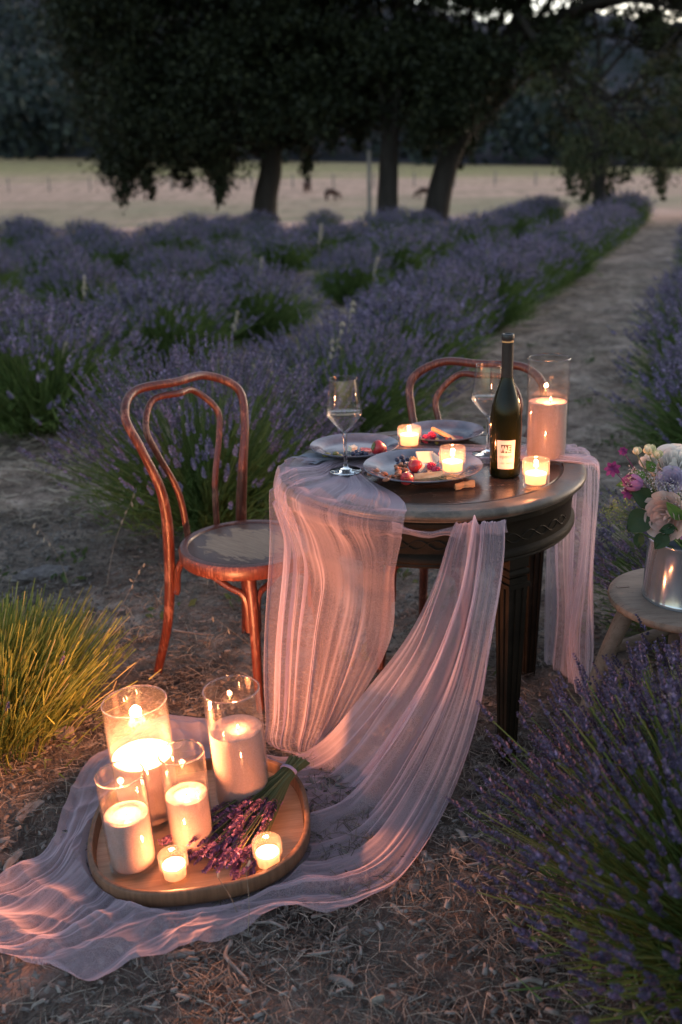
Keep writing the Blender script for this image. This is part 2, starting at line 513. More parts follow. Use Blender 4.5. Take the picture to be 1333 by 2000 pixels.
# ------------------------------------------------------------------ ground
def ground_z(x, y):
    """height of the land: level field, a dip beyond it, then a rise to the far trees"""
    y = np.asarray(y, float); x = np.asarray(x, float)
    s = np.clip((y-24)/40, 0, 1); s = s*s*(3-2*s)
    u = np.clip((y-62)/70, 0, 1)
    edge = np.clip(2.4-0.045*x, -1.5, 7)
    return -1.35*s + u*(edge+1.35)

def build_ground():
    ys = np.concatenate([[-40, -20, -10, -5, -2.5, -1, 0], np.arange(0.4, 5.0, 0.035), np.geomspace(5.0, 900, 210)])
    xs = np.linspace(-1, 1, 281); xs = np.sign(xs)*(0.45*np.abs(xs)+0.55*np.abs(xs)**3)
    X = xs[None, :]*(4.5+0.9*np.clip(ys, 0, None))[:, None]*1.0
    X = np.where(ys[:, None] < 0.4, xs[None, :]*40, X)
    Y = np.repeat(ys[:, None], len(xs), 1)
    Z = ground_z(X, Y)
    near = np.clip((30-Y)/20, 0, 1)
    nz = np.array([mnoise.fractal((x*1.7, y*1.7, 0.3), 1.0, 2.0, 4) if y < 32 else 0 for x, y in zip(X.ravel(), Y.ravel())]).reshape(X.shape)
    lump = np.clip((Y-3.2)/2.5, 0, 1)
    Z = Z+near*((0.014+.030*lump)*nz-0.012)
    ny, nx = X.shape
    V = np.stack([X, Y, Z], -1).reshape(-1, 3)
    i = np.arange(ny-1)[:, None]*nx+np.arange(nx-1)[None, :]
    F = np.stack([i, i+1, i+nx+1, i+nx], -1).reshape(-1, 4)
    t = NT('ground_soil')
    pos = t.n('NewGeometry').outputs['Position']
    sp = t.n('SeparateXYZ'); t.t.links.new(pos, sp.inputs[0])
    n1 = t.noise(pos, 1.6, 8, 0.65); n2 = t.noise(pos, 14, 7, 0.7); n3 = t.noise(pos, 90, 4, 0.7)
    n0 = t.noise(pos, 4.5, 5, 0.6)
    mixn = t.math('ADD', t.math('MULTIPLY', n1, 0.28), t.math('ADD', t.math('MULTIPLY', n0, 0.30), t.math('ADD', t.math('MULTIPLY', n2, 0.27), t.math('MULTIPLY', n3, 0.15))))
    soil = t.ramp(mixn, [(0.40, (0.054, 0.043, 0.035)), (0.465, (0.165, 0.126, 0.100)), (0.525, (0.355, 0.275, 0.215)), (0.60, (0.57, 0.455, 0.37))])
    nearm = t.ramp(t.math('ADD', t.math('DIVIDE', sp.outputs['Y'], 8.0), t.math('MULTIPLY', t.math('SUBTRACT', n1, .5), .5)), [(0.28, (0.50, 0.50, 0.53)), (0.5, (1, 1, 1))])
    mm = t.t.nodes.new('ShaderNodeMix'); mm.data_type = 'RGBA'; mm.blend_type = 'MULTIPLY'; mm.inputs[0].default_value = 1.0
    t.t.links.new(soil, mm.inputs[6]); t.t.links.new(nearm, mm.inputs[7]); soil = mm.outputs[2]   # bark mulch round the table
    greens = t.ramp(t.noise(pos, 2.7, 5, 0.6), [(0.60, (0, 0, 0)), (0.70, (1, 1, 1))])
    soil = t.mix(t.math('MULTIPLY', greens, 0.35), soil, (0.07, 0.09, 0.04))
    # pasture: bleached grass nearer, a greener strip, then yellow-green growth towards the far trees
    mp = t.n('Mapping'); mp.inputs['Scale'].default_value = (0.015, 0.05, 0); t.t.links.new(pos, mp.inputs[0])
    band = t.noise(mp.outputs[0], 3.0, 6, 0.6, 0.4)
    yy = t.math('ADD', t.math('DIVIDE', sp.outputs['Y'], 130.0), t.math('MULTIPLY', t.math('SUBTRACT', band, .5), .38))
    past = t.ramp(yy, [(0.25, (0.60, 0.365, 0.265)), (0.44, (0.64, 0.385, 0.29)), (0.52, (0.33, 0.27, 0.16)), (0.62, (0.55, 0.355, 0.255)), (0.74, (0.60, 0.385, 0.275)), (0.86, (0.36, 0.305, 0.13)), (1.0, (0.48, 0.36, 0.19))])
    mp2 = t.n('Mapping'); mp2.inputs['Scale'].default_value = (0.5, 0.12, 0); t.t.links.new(pos, mp2.inputs[0])
    past = t.mix(t.ramp(t.noise(mp2.outputs[0], 2.0, 7, 0.75), [(0.46, (0, 0, 0)), (0.70, (0.7, 0.7, 0.7))]), past, (0.22, 0.165, 0.095))
    f = t.ramp(t.math('DIVIDE', sp.outputs['Y'], 100.0), [(0.25, (0, 0, 0)), (0.30, (1, 1, 1))])
    t.principled(t.mix(f, soil, past), 0.9, t.bump(t.math('ADD', n2, n3), 0.5, 0.012), Specular__IOR__Level=0.1)
    o = link('ground', np_mesh('ground', V, F, t.m, True))
    tag(o, kind='structure')

def build_hills():
    xs = np.linspace(-420, 460, 120); ys = np.linspace(128, 470, 60)
    X, Y = np.meshgrid(xs, ys)
    s = np.clip((Y-128)/250, 0, 1)**1.25
    crest = np.interp(X, [-420, -300, -130, -20, 40, 100, 300], [130, 110, 88, 62, 45, 50, 62])+2*np.sin(X*0.013+1.0)+2*np.sin(X*0.041)
    Z = ground_z(X, Y*0+132)+s*crest-0.6
    Z += np.array([mnoise.fractal((a*.02, b*.02, 3), 1.0, 2.0, 5) for a, b in zip(X.ravel(), Y.ravel())]).reshape(X.shape)*5*s
    ny, nx = X.shape
    V = np.stack([X, Y, Z], -1).reshape(-1, 3)
    i = np.arange(ny-1)[:, None]*nx+np.arange(nx-1)[None, :]
    F = np.stack([i, i+1, i+nx+1, i+nx], -1).reshape(-1, 4)
    t = NT('hill_slopes')
    pos = t.n('NewGeometry').outputs['Position']
    n = t.noise(pos, 0.03, 8, 0.65)
    t.principled(t.ramp(n, [(0.38, (0.035, 0.042, 0.042)), (0.5, (0.070, 0.066, 0.074)), (0.65, (0.115, 0.100, 0.108))]), 0.95, t.bump(t.noise(pos, 0.3, 6), 0.6, 1.0), Specular__IOR__Level=0.0)  # blue and violet of the distance haze are part of this colour
    tag(link('hills', np_mesh('hills', V, F, t.m, True)), kind='structure')
    # the wooded foot of the hills reads as one dark mass
    n_tr = 900
    cs = []; rad = []
    for k in range(n_tr):
        y = 128+RNG.random()**1.5*230
        x = RNG.uniform(-0.62, 0.62)*y*1.0
        if x > -.05*y and RNG.random() < 0.75 and y > 150: continue
        h = RNG.uniform(5, 11)
        z = float(ground_z(x, min(y, 132)))+max(0, ((y-128)/250))**1.25*float(np.interp(x, [-420, -300, -130, -20, 40, 100, 300], [130, 110, 88, 62, 45, 50, 62]))
        m = 26
        d = RNG.normal(size=(m, 3)); d /= np.linalg.norm(d, axis=1)[:, None]
        cs.append(np.array([x, y, z+h*0.5])+d*np.array([h*.42, h*.42, h*.52])*RNG.uniform(.55, 1, (m, 1)))
    P = np.concatenate(cs)
    V, F = leaf_quads(np.repeat(P, 3, 0)+RNG.normal(size=(len(P)*3, 3))*0.7, 1.0, 1.7)
    tag(link('forest', np_mesh('forest', V, F, M['far_leaf'])), kind='stuff')

def leaf_quads(P, smin, smax, up=0.0, aspect=0.6):
    n = len(P)
    a = RNG.normal(size=(n, 3)); a[:, 2] += up; a /= np.linalg.norm(a, axis=1)[:, None]
    b = RNG.normal(size=(n, 3)); b -= (a*b).sum(1)[:, None]*a; b /= np.linalg.norm(b, axis=1)[:, None]
    s = RNG.uniform(smin, smax, (n, 1))
    V = np.stack([P-a*s*.5, P+b*s*.5*aspect, P+a*s*.5, P-b*s*.5*aspect], 1).reshape(-1, 3)
    F = np.arange(n*4).reshape(-1, 4)
    return V, F

build_ground()
build_hills()

# ------------------------------------------------------------------ oaks
GAPS = [(715, 22, 26), (728, 8, 16), (787, 22, 14), (872, 8, 26), (905, 40, 22), (990, 38, 24), (1005, 8, 26), (1050, 18, 26), (1105, 8, 16), (1150, 34, 22), (1165, 22, 20), (1220, 8, 26), (1250, 10, 18), (1318, 10, 14), (1330, 48, 16),
        (1010, 92, 16), (1170, 75, 26), (1215, 80, 22), (1010, 160, 14), (1190, 150, 20)]
def oak(name, base, trunk_px, rad, crown_poly, n_clump, y_rng, leaf_m, label, sprigs, csize=(0.5, 0.95), per=300, limbs=10, lsize=(0.08, 0.16), seed=1, dapple=0):
    rng = np.random.default_rng(seed)
    b = aty(*base)
    root = empty(name, b, label, 'tree', 'oaks at the end of the lavender field')
    tp = [aty(x, y, base[2]) for x, y in trunk_px]
    tb = MB()
    pts = spline([p-b for p in tp], 6)
    rr = [rad*(1.25 if i < 2 else 1.0)*(1-0.55*i/len(pts)) for i in range(len(pts))]
    pts2 = [p+Vector((mnoise.noise(p*1.3)*.05, mnoise.noise(p*1.3+Vector((9, 0, 0)))*.05, 0)) for p in pts]
    tb.tube(pts2, rr, 12)
    tb.build('trunk', M['oak_bark'], root)
    xs = [q[0] for q in crown_poly]; ys = [q[1] for q in crown_poly]
    clumps = []
    tries = 0
    n_clump = int(n_clump*1.5)
    while len(clumps) < n_clump and tries < 60000:
        tries += 1
        x = rng.uniform(xs[0], xs[-1]); y = rng.uniform(-170, 410)
        bot = np.interp(x, xs, ys)
        r = rng.uniform(*csize)
        rpx = r*FPX/base[2]
        if y > bot-rpx*0.75: continue
        if any((x-gx)**2+(y-gy)**2 < (gr+rpx*(0.62 if gy < 60 else .5))**2 for gx, gy, gr in GAPS): continue
        d = rng.uniform(*y_rng)
        clumps.append((aty(x, y, d), r))
    if dapple:
        for k in range(dapple):
            clumps.append((aty(rng.uniform(690, 1420), rng.uniform(-50, 72), rng.uniform(*y_rng)), rng.uniform(.16, .40)))
    for x, y, r in sprigs:
        yd = base[2]+rng.uniform(-1.5, 1.5)
        for dy, k in ((0, 1), (-14, 1.25), (-30, 1.7), (-52, 2.2)):
            clumps.append((aty(x+rng.normal()*4*(k > 1), y+dy, yd), min(r*k, .5)))
    lb = MB()
    order = sorted(range(len(clumps)), key=lambda i: -clumps[i][0].z)
    pick = [clumps[i] for i in rng.choice(len(clumps), limbs, replace=False)]
    top = tp[-1]-b
    for c, r in pick:
        j = rng.integers(len(pts)//3, len(pts))
        p0 = pts2[j]; p1 = c-b
        mid = p0.lerp(p1, 0.5)+Vector((rng.normal()*.4, rng.normal()*.4, .5))
        L = spline([p0, mid, p1], 6)
        lb.tube(L, [rad*0.34*(1-0.8*i/len(L)) for i in range(len(L))], 7)
    lb.build('limb', M['oak_bark'], root)
    PP = []
    for c, r in clumps:
        m = int(per*(r/0.7)**2)+(8 if r > .3 else 45)
        d = rng.normal(size=(m, 3)); d /= np.linalg.norm(d, axis=1)[:, None]
        q = np.abs(rng.normal(size=(m, 1)))*.62
        PP.append(np.array(c-b)+d*q*r*np.array([1.0, 1.0, 0.75]))
    V, F = leaf_quads(np.concatenate(PP), *lsize)
    o = link('crown', np_mesh('crown', V, F, leaf_m), root)
    return root

oak('oak_tree', (518, 424, 28.0), [(516, 430), (520, 385), (530, 330), (528, 270), (500, 180), (470, 60), (460, -100)], 0.36,
    [(95, -60), (125, 80), (150, 170), (175, 260), (200, 330), (225, 385), (240, 400), (262, 380), (280, 372), (305, 335), (345, 350), (368, 372), (390, 330), (425, 385), (445, 360), (470, 335), (505, 345), (530, 312), (575, 315), (600, 340), (620, 300), (660, 270), (720, 260), (760, 240)],
    430, (25.5, 32), M['oak_leaf'], 'broad dark oak whose crown hangs almost to the ground beside its short trunk', [(240, 396, .2), (248, 372, .3), (285, 366, .22), (295, 385, .15), (432, 380, .2), (428, 396, .14), (430, 362, .3), (422, 342, .4), (440, 330, .45), (405, 325, .45), (365, 360, .3), (345, 345, .3), (598, 332, .2), (600, 350, .12), (212, 340, .35)], seed=3)
oak('oak_tree', (757, 424, 27.0), [(757, 432), (758, 380), (760, 310), (764, 240), (770, 150), (780, 40), (790, -90)], 0.30,
    [(560, 240), (620, 285), (660, 275), (700, 285), (735, 262), (800, 258), (850, 290), (880, 290), (930, 260)],
    240, (25.5, 31), M['oak_leaf'], 'upright dark oak with a straight trunk, second from the left', [(700, 290, .25), (648, 285, .25), (835, 300, .25), (815, 285, .3)], seed=4)
oak('oak_tree', (853, 422, 27.5), [(850, 430), (858, 385), (874, 320), (900, 260), (935, 190), (975, 110), (1015, 30), (1040, -60)], 0.36,
    [(800, 250), (850, 285), (905, 275), (935, 235), (960, 205), (1000, 190), (1060, 160), (1110, 140), (1200, 115), (1300, 120), (1420, 110)],
    470, (25.5, 31), M['oak_leaf'], 'dark oak whose thick trunk leans to the right, third from the left', [(905, 300, .18), (900, 325, .13), (920, 280, .3), (955, 225, .3)], seed=5, dapple=175)
oak('oak_tree', (1172, 412, 26.0), [(1172, 415), (1172, 370), (1166, 300), (1150, 220), (1110, 150), (1050, 85), (1010, 20)], 0.17,
    [(1000, 120), (1035, 190), (1070, 240), (1100, 320), (1120, 385), (1150, 398), (1185, 405), (1215, 375), (1235, 340), (1262, 350), (1290, 385), (1310, 350), (1345, 340), (1400, 330), (1460, 320)],
    200, (24, 29), M['oak_light'], 'loose paler oak at the right with thin drooping branches', [(1120, 378, .18), (1140, 392, .2), (1165, 398, .25), (1190, 396, .2), (1290, 372, .16), (1297, 388, .1), (1112, 350, .18), (1225, 350, .2)], (0.26, 0.6), 230, 18, (0.07, 0.13), seed=6)

# pole, pasture fence, cattle
p = aty(722, 424, 26.0)
po = MB(); po.tube([Vector((0, 0, -.1)), Vector((0.01, 0, 1.0)), Vector((0.02, 0, 1.95))], [0.055, 0.052, 0.048], 10)
o = po.build('wooden_pole', M['post']); o.location = (p.x, p.y, float(ground_z(p.x, p.y)))
tag(o, 'thin grey wooden pole standing beside the straight oak trunk', 'pole')
fz = empty('pasture_fence', (0, 88, 0), 'low post and wire fence crossing the far pasture', 'fence')
for k in range(27):
    x = -44+k*3.4
    m = MB(); m.tube([(x, 0, float(ground_z(x, 88))-.1), (x+.03, 0, float(ground_z(x, 88))+1.15)], 0.07, 6)
    m.build('post', M['post'], fz)
for h in (0.45, 0.95):
    m = MB(); m.tube([(-44+k*3.4, 0, float(ground_z(-44+k*3.4, 88))+h) for k in range(27)], 0.012, 4); m.build('wire', M['post'], fz)

def cow(px, py, y, sc, rz, label, graze=True):
    p = aty(px, py, y)
    z = float(ground_z(p.x, y))
    m = bpy.data.meshes.new('cow')
    vs = [(0, 0, 1.0), (-.6, 0, 1.02), (.55, 0, 1.0), (.85, 0, 1.08 if not graze else .85), (1.1, 0, 1.25 if not graze else .45), (1.35, 0, 1.2 if not graze else .18),
          (-.6, .2, .5), (-.62, .2, 0), (-.6, -.2, .5), (-.62, -.2, 0), (.5, .18, .5), (.5, .18, 0), (.5, -.18, .5), (.5, -.18, 0), (-.95, 0, .75)]
    es = [(0, 1), (0, 2), (2, 3), (3, 4), (4, 5), (1, 6), (6, 7), (1, 8), (8, 9), (2, 10), (10, 11), (2, 12), (12, 13), (1, 14)]
    rs = [.42, .36, .36, .2, .17, .11, .12, .07, .12, .07, .11, .07, .11, .07, .04]
    m.from_pydata(vs, es, []); m.materials.append(M['hide'])
    o = link('cow', m)
    sk = o.modifiers.new('skin', 'SKIN'); sk.use_smooth_shade = True
    for i, r in enumerate(rs): m.skin_vertices[0].data[i].radius = (r, r)
    m.skin_vertices[0].data[0].use_root = True
    o.modifiers.new('sub', 'SUBSURF').levels = 1
    o.location = (p.x, y, z); o.rotation_euler = (0, 0, rz); o.scale = (sc*.72, sc*.85, sc*.68)
    tag(o, label, 'cow', 'cattle grazing in the pasture')
cow(601, 388, 84, .85, 1.9, 'small brown cow facing away in the pasture, leftmost of the three')
cow(648, 396, 76, .85, 0.3, 'brown cow grazing side-on in the pasture behind the wooden pole')
cow(827, 397, 76, .8, 3.0, 'brown cow half hidden by the leaning oak trunk')

# ------------------------------------------------------------------ lavender
def ribbons(P, side, w0, w1):
    """P (n,k,3) centre lines -> ribbon mesh"""
    n, k, _ = P.shape
    w = np.linspace(w0, w1, k)[None, :, None]
    A = P-side[:, None, :]*w*.5; B = P+side[:, None, :]*w*.5
    V = np.stack([A, B], 2).reshape(-1, 3)
    base = (np.arange(n)*k*2)[:, None]+(np.arange(k-1)*2)[None, :]
    F = np.stack([base, base+1, base+3, base+2], -1).reshape(-1, 4)
    return V, F

def perp(d, rng):
    s = rng.normal(size=d.shape); s -= (s*d).sum(-1, keepdims=True)*d
    return s/np.linalg.norm(s, axis=-1, keepdims=True)

def stems_for(rng, n, H, R, cmin=0.22, spread=1.0):
    a = rng.uniform(0, 2*PI, n)
    c = rng.uniform(cmin, 1.0, n); s = np.sqrt(1-c*c)
    out = np.stack([np.cos(a), np.sin(a), np.zeros(n)], 1)
    L = rng.uniform(0.80, 1.08, n)
    r0 = rng.uniform(0, .16, n)*R/.6
    base = out*r0[:, None]*s[:, None]*1.5*spread
    t = np.array([0.0, 0.3, 0.6, 0.85, 1.0])
    ho = s[:, None]*R*L[:, None]*(t**1.15)[None, :]
    ve = (H*L*(0.18+0.82*c))[:, None]*(t**0.85)[None, :]
    P = base[:, None, :]+out[:, None, :]*ho[:, :, None]
    P[:, :, 2] += ve
    P += (rng.normal(size=(n, 1, 3))*0.022)*t[None, :, None]
    d = P[:, -1]-P[:, -2]; d /= np.linalg.norm(d, axis=1)[:, None]
    d[:, 2] += .25; d /= np.linalg.norm(d, axis=1)[:, None]
    return P, d

def spikes_np(rng, tips, d, ln, s0, whorls, bits):
    n = len(tips)
    L = rng.uniform(.75, 1.2, n)*ln
    Vs = []
    for w in range(whorls):
        f = w/(whorls-1) if whorls > 1 else .5
        pos = 0 if w == 0 else .22+.78*(w-1)/(max(whorls-2, 1))
        c = tips+d*(L*pos)[:, None]
        for b in range(bits):
            o = perp(d, rng); q = np.cross(d, o)
            s = (s0*(1.0-.45*f)*rng.uniform(.7, 1.3, n))[:, None]
            Vs.append(np.stack([c, c+(o*.45+q*.42)*s+d*s*.45, c+o*s*.85+d*s*1.05, c+(o*.45-q*.42)*s+d*s*.45], 1))
    V = np.concatenate(Vs).reshape(-1, 3)
    F = np.arange(len(V)).reshape(-1, 4)
    return V, F

def lavender_meshes(seed, n, H, R, w, ln, s0, whorls, bits, leaves, lw, ll, stem_m, leaf_m, flower_m, top=.55, cmin=.32):
    rng = np.random.default_rng(seed)
    P, d = stems_for(rng, n, H, R, cmin)
    V, F = ribbons(P, perp(d, rng), w, w*.7)
    stems = np_mesh('stems', V, F, stem_m)
    keep = (P[:, -1, 2] > top*H+rng.normal(size=n)*.07*H) | (rng.random(n) < .10)
    V, F = spikes_np(rng, P[keep, -1], d[keep], ln, s0, whorls, bits)
    fl = np_mesh('flower_spikes', V, F, flower_m)
    PL, dl = stems_for(rng, leaves, H*.70, R*.82, cmin*.6)
    j = rng.uniform(.35, 1.0, leaves)
    b = PL[:, 0]+(PL[:, -1]-PL[:, 0])*j[:, None]
    dd = dl+rng.normal(size=dl.shape)*.35; dd /= np.linalg.norm(dd, axis=1)[:, None]
    l = rng.uniform(.6, 1.2, leaves)[:, None]*ll
    PP = np.stack([b, b+dd*l*.5, b+dd*l+np.array([0, 0, -.1])*l], 1)
    V, F = ribbons(PP, perp(dd, rng), lw, lw*.4)
    lf = np_mesh('leaves', V, F, leaf_m)
    return stems, fl, lf, P, d

LAV_NEAR = [lavender_meshes(20+i, 1500, .66, .62, .0034, .062, .0115, 7, 5, 7000, .005, .06, M['lav_stem'], M['lav_leaf'], M['lav_flower']) for i in range(3)]
LAV_MID = [lavender_meshes(40+i, 1150, .66, .50, .005, .072, .017, 5, 4, 4200, .008, .075, M['lav_stem'], M['lav_leaf'], M['lav_flower'], .68) for i in range(3)]
LAV_FAR = [lavender_meshes(60+i, 760, .64, .47, .009, .080, .026, 3, 3, 2200, .014, .09, M['lav_stem'], M['lav_leaf'], M['lav_flower'], .68) for i in range(3)]

def bush(kind, x, y, rz, sc, label, group=None):
    st, fl, lf = kind[0], kind[1], kind[2]
    r = empty('lavender_bush', (x, y, float(ground_z(x, y))-.01), label, 'lavender bush', group, rz)
    r.scale = sc
    for nm, me in (('stems', st), ('flower_spikes', fl), ('leaves', lf)):
        o = link(nm, me, r); o['kind'] = 'stuff'
    return r

ROW = Vector((math.sin(math.radians(20.6)), math.cos(math.radians(20.6)), 0))
PRP = Vector((ROW.y, -ROW.x, 0))
ORD = 'first second third fourth fifth sixth seventh eighth ninth tenth eleventh twelfth thirteenth fourteenth fifteenth sixteenth seventeenth eighteenth nineteenth twentieth'.split()
rowcount = {}
rg = random.Random(5)
def sc_(k=1.0):
    a = k*rg.uniform(.92, 1.2)
    return (a*rg.uniform(.95, 1.08), a*rg.uniform(.95, 1.08), a*rg.uniform(.92, 1.08))

# the bushes one can tell apart, nearest first
near_spots = [
    (LAV_NEAR[1], -.60, 4.36, (.98, .98, 1.12), 'large flowering lavender bush right behind the left bentwood chair'),
    (LAV_NEAR[2], .02, 5.75, (1.0, 1.0, .98), 'lavender bush behind the left wine glass, on the row beside the path'),
    (LAV_MID[0], .46, 7.1, (1.15, 1.15, 1.0), 'lavender bush beyond the far bentwood chair, on the row beside the path'),
    (LAV_MID[1], -1.90, 6.25, (1.28, 1.28, 1.14), 'big lavender bush at the left edge of the photo, above the bare ground'),
    (LAV_MID[2], -1.42, 8.15, (1.22, 1.22, 1.08), 'rounded lavender bush behind and left of the left chair back'),
    (LAV_MID[0], -.76, 9.5, (1.14, 1.14, 1.0), 'lavender bush above the left chair back, third in the second row'),
    (LAV_NEAR[0], 1.32, 2.98, (.8, .8, .8), 'sparse lavender bush behind the stool and the metal bucket'),
    (LAV_MID[1], 2.02, 4.9, (1.05, 1.05, .95), 'lavender bush at the right edge beyond the bouquet, nearest on the right row'),
    (LAV_MID[2], 2.45, 6.15, (1.15, 1.15, 1.02), 'lavender bush at the right edge of the path, level with the bottle neck'),
]
for i, (k, x, y, s, lab) in enumerate(near_spots):
    bush(k, x, y, i*1.7, s, lab, 'lavender bushes in the field')
# rows: (offset across the rows from the row beside the path, first distance)
A0 = Vector((-.56, 4.42, 0))
count = 0
for row in range(-1, 14):
    off = -2.1*row if row >= 0 else 2.15
    step = 1.4 if row == 0 else 1.72
    for k in range(-3, 24):
        if row != 0 and rg.random() < .05: continue
        base = A0+ROW*(step*k+(row % 2)*.75)+PRP*off
        x, y = base.x+rg.uniform(-.12, .12), base.y+rg.uniform(-.15, .15)
        end = 24.5+1.5*math.sin(row*2.1)+max(0, x)*.35
        if y > end or y < 4: continue
        ppx = 666.5+FPX*x/(y*.95+.3)
        if ppx < -160 or ppx > 1500: continue
        if any((x-q[1])**2+(y-q[2])**2 < .75**2 for q in near_spots): continue
        if row <= 1 and row >= 0 and y < 7.5: continue
        if row == 1 and y < 10.0: continue
        if row == 2 and y < 7.2: continue
        if row == -1 and y < 6.8: continue
        kind = (LAV_MID if y < 13 else LAV_FAR)[rg.randrange(3)]
        where = {-1: 'the row right of the path', 0: 'the row left of the path', 1: 'the second row left of the path', 2: 'the third row left of the path'}.get(row, 'the far rows at the left of the field')
        rowcount[row] = rowcount.get(row, 0)+1
        if row <= 2: lab = '%s lavender bush from the near end of %s' % (ORD[rowcount[row]-1], where)
        else: lab = 'soft lavender bush in %s' % where
        bush(kind, x, y, rg.uniform(0, 6.3), sc_(), lab, 'lavender bushes in %s' % where)
        count += 1

# the great bush at the right of the foreground, its largest spikes parts of their own
def spike_mesh(seed):
    rng = np.random.default_rng(seed)
    V, F = spikes_np(rng, np.zeros((1, 3)), np.array([[0, 0, 1.0]]), .062, .0115, 8, 6)
    return np_mesh('flower_spike', V, F, M['lav_shaded'])
SPK = [spike_mesh(300+i) for i in range(5)]

def individual_spikes(root, P, d, n, sc=1.0):
    for i in range(n):
        o = link('flower_spike', SPK[i % 5], root)
        o.matrix_local = Matrix.Translation(Vector(P[i, -1])) @ Vector(d[i]).to_track_quat('Z', 'Y').to_matrix().to_4x4() @ Matrix.Scale(sc*(0.8+.4*((i*37) % 10)/10), 4)
big = lavender_meshes(90, 640, .60, .62, .0030, .060, .0105, 7, 5, 1500, .0045, .06, M['lav_stem'], M['lav_leaf'], M['lav_flower'])
# order the stems so that those leaning towards the camera and the table come first
def front_bush(x, y, kind_seed, n, H, R, sc, label, n_ind, n_leaf, toward):
    rng = np.random.default_rng(kind_seed)
    P, d = stems_for(rng, n, H, R, .30)
    score = P[:, -1] @ np.array(toward)+rng.normal(size=n)*.05
    o_ = np.argsort(-score); P = P[o_]; d = d[o_]
    root = empty('lavender_bush', (x, y, -.01), label, 'lavender bush', 'lavender bushes in the field')
    V, F = ribbons(P, perp(d, rng), .0034, .0024)
    o = link('stems', np_mesh('stems', V, F, M['lav_stem']), root); o['kind'] = 'stuff'
    individual_spikes(root, P, d, n_ind, sc)
    V, F = spikes_np(rng, P[n_ind:, -1], d[n_ind:], .062*sc, .0115*sc, 8, 6)
    o = link('flower_spikes', np_mesh('flower_spikes', V, F, M['lav_shaded']), root); o['kind'] = 'stuff'
    PL, dl = stems_for(rng, n_leaf, H*.6, R*.75, .1)
    j = rng.uniform(.3, 1.0, n_leaf)
    b = PL[:, 0]+(PL[:, -1]-PL[:, 0])*j[:, None]
    dd = dl+rng.normal(size=dl.shape)*.3; dd /= np.linalg.norm(dd, axis=1)[:, None]
    l = rng.uniform(.6, 1.2, n_leaf)[:, None]*.07
    PP = np.stack([b, b+dd*l*.5, b+dd*l], 1)
    V, F = ribbons(PP, perp(dd, rng), .005, .002)
    o = link('leaves', np_mesh('leaves', V, F, M['lav_leaf']), root); o['kind'] = 'stuff'
    return root
front_bush(.795, 1.57, 91, 2300, .61, .43, .70, 'dense flowering lavender bush filling the lower right corner', 290, 7000, (-.5, .3, .8))
front_bush(1.08, 1.98, 92, 560, .50, .40, .70, 'lavender bush at the right edge in front of the stool legs', 150, 2200, (-.5, 0, .8))

# the flowerless clump lit by the candles
def lime_clump():
    rng = np.random.default_rng(77)
    x, y = -1.08, 2.60
    root = empty('lavender_clump', (x, y, -.01), 'flowerless lime green lavender clump beside the tray, glowing in the candlelight', 'lavender bush')
    P, d = stems_for(rng, 4400, .35, .24, .52, 3.6)
    P[:, 2:, :2] += rng.normal(size=(4400, 1, 2))*.010
    V, F = ribbons(P, perp(d, rng), .0028, .0024)
    o = link('stems', np_mesh('stems', V, F, M['candlelit_stem']), root); o['kind'] = 'stuff'
    n = 3600
    PL, dl = stems_for(rng, n, .30, .27, .2, 2.4)
    j = rng.uniform(.25, 1.0, n)
    b = PL[:, 0]+(PL[:, -1]-PL[:, 0])*j[:, None]
    dd = dl+rng.normal(size=dl.shape)*.3; dd /= np.linalg.norm(dd, axis=1)[:, None]
    l = rng.uniform(.6, 1.2, n)[:, None]*.05
    PP = np.stack([b, b+dd*l*.5, b+dd*l], 1)
    V, F = ribbons(PP, perp(dd, rng), .0045, .002)
    o = link('leaves', np_mesh('leaves', V, F, M['candlelit_stem']), root); o['kind'] = 'stuff'
    for i in range(16):
        k = rng.integers(0, 4400)
        q = link('flower_spike', SPK[i % 5], root)
        q.matrix_local = Matrix.Translation(Vector(P[k, -1])) @ Vector(d[k]).to_track_quat('Z', 'Y').to_matrix().to_4x4() @ Matrix.Scale(.6, 4)
lime_clump()

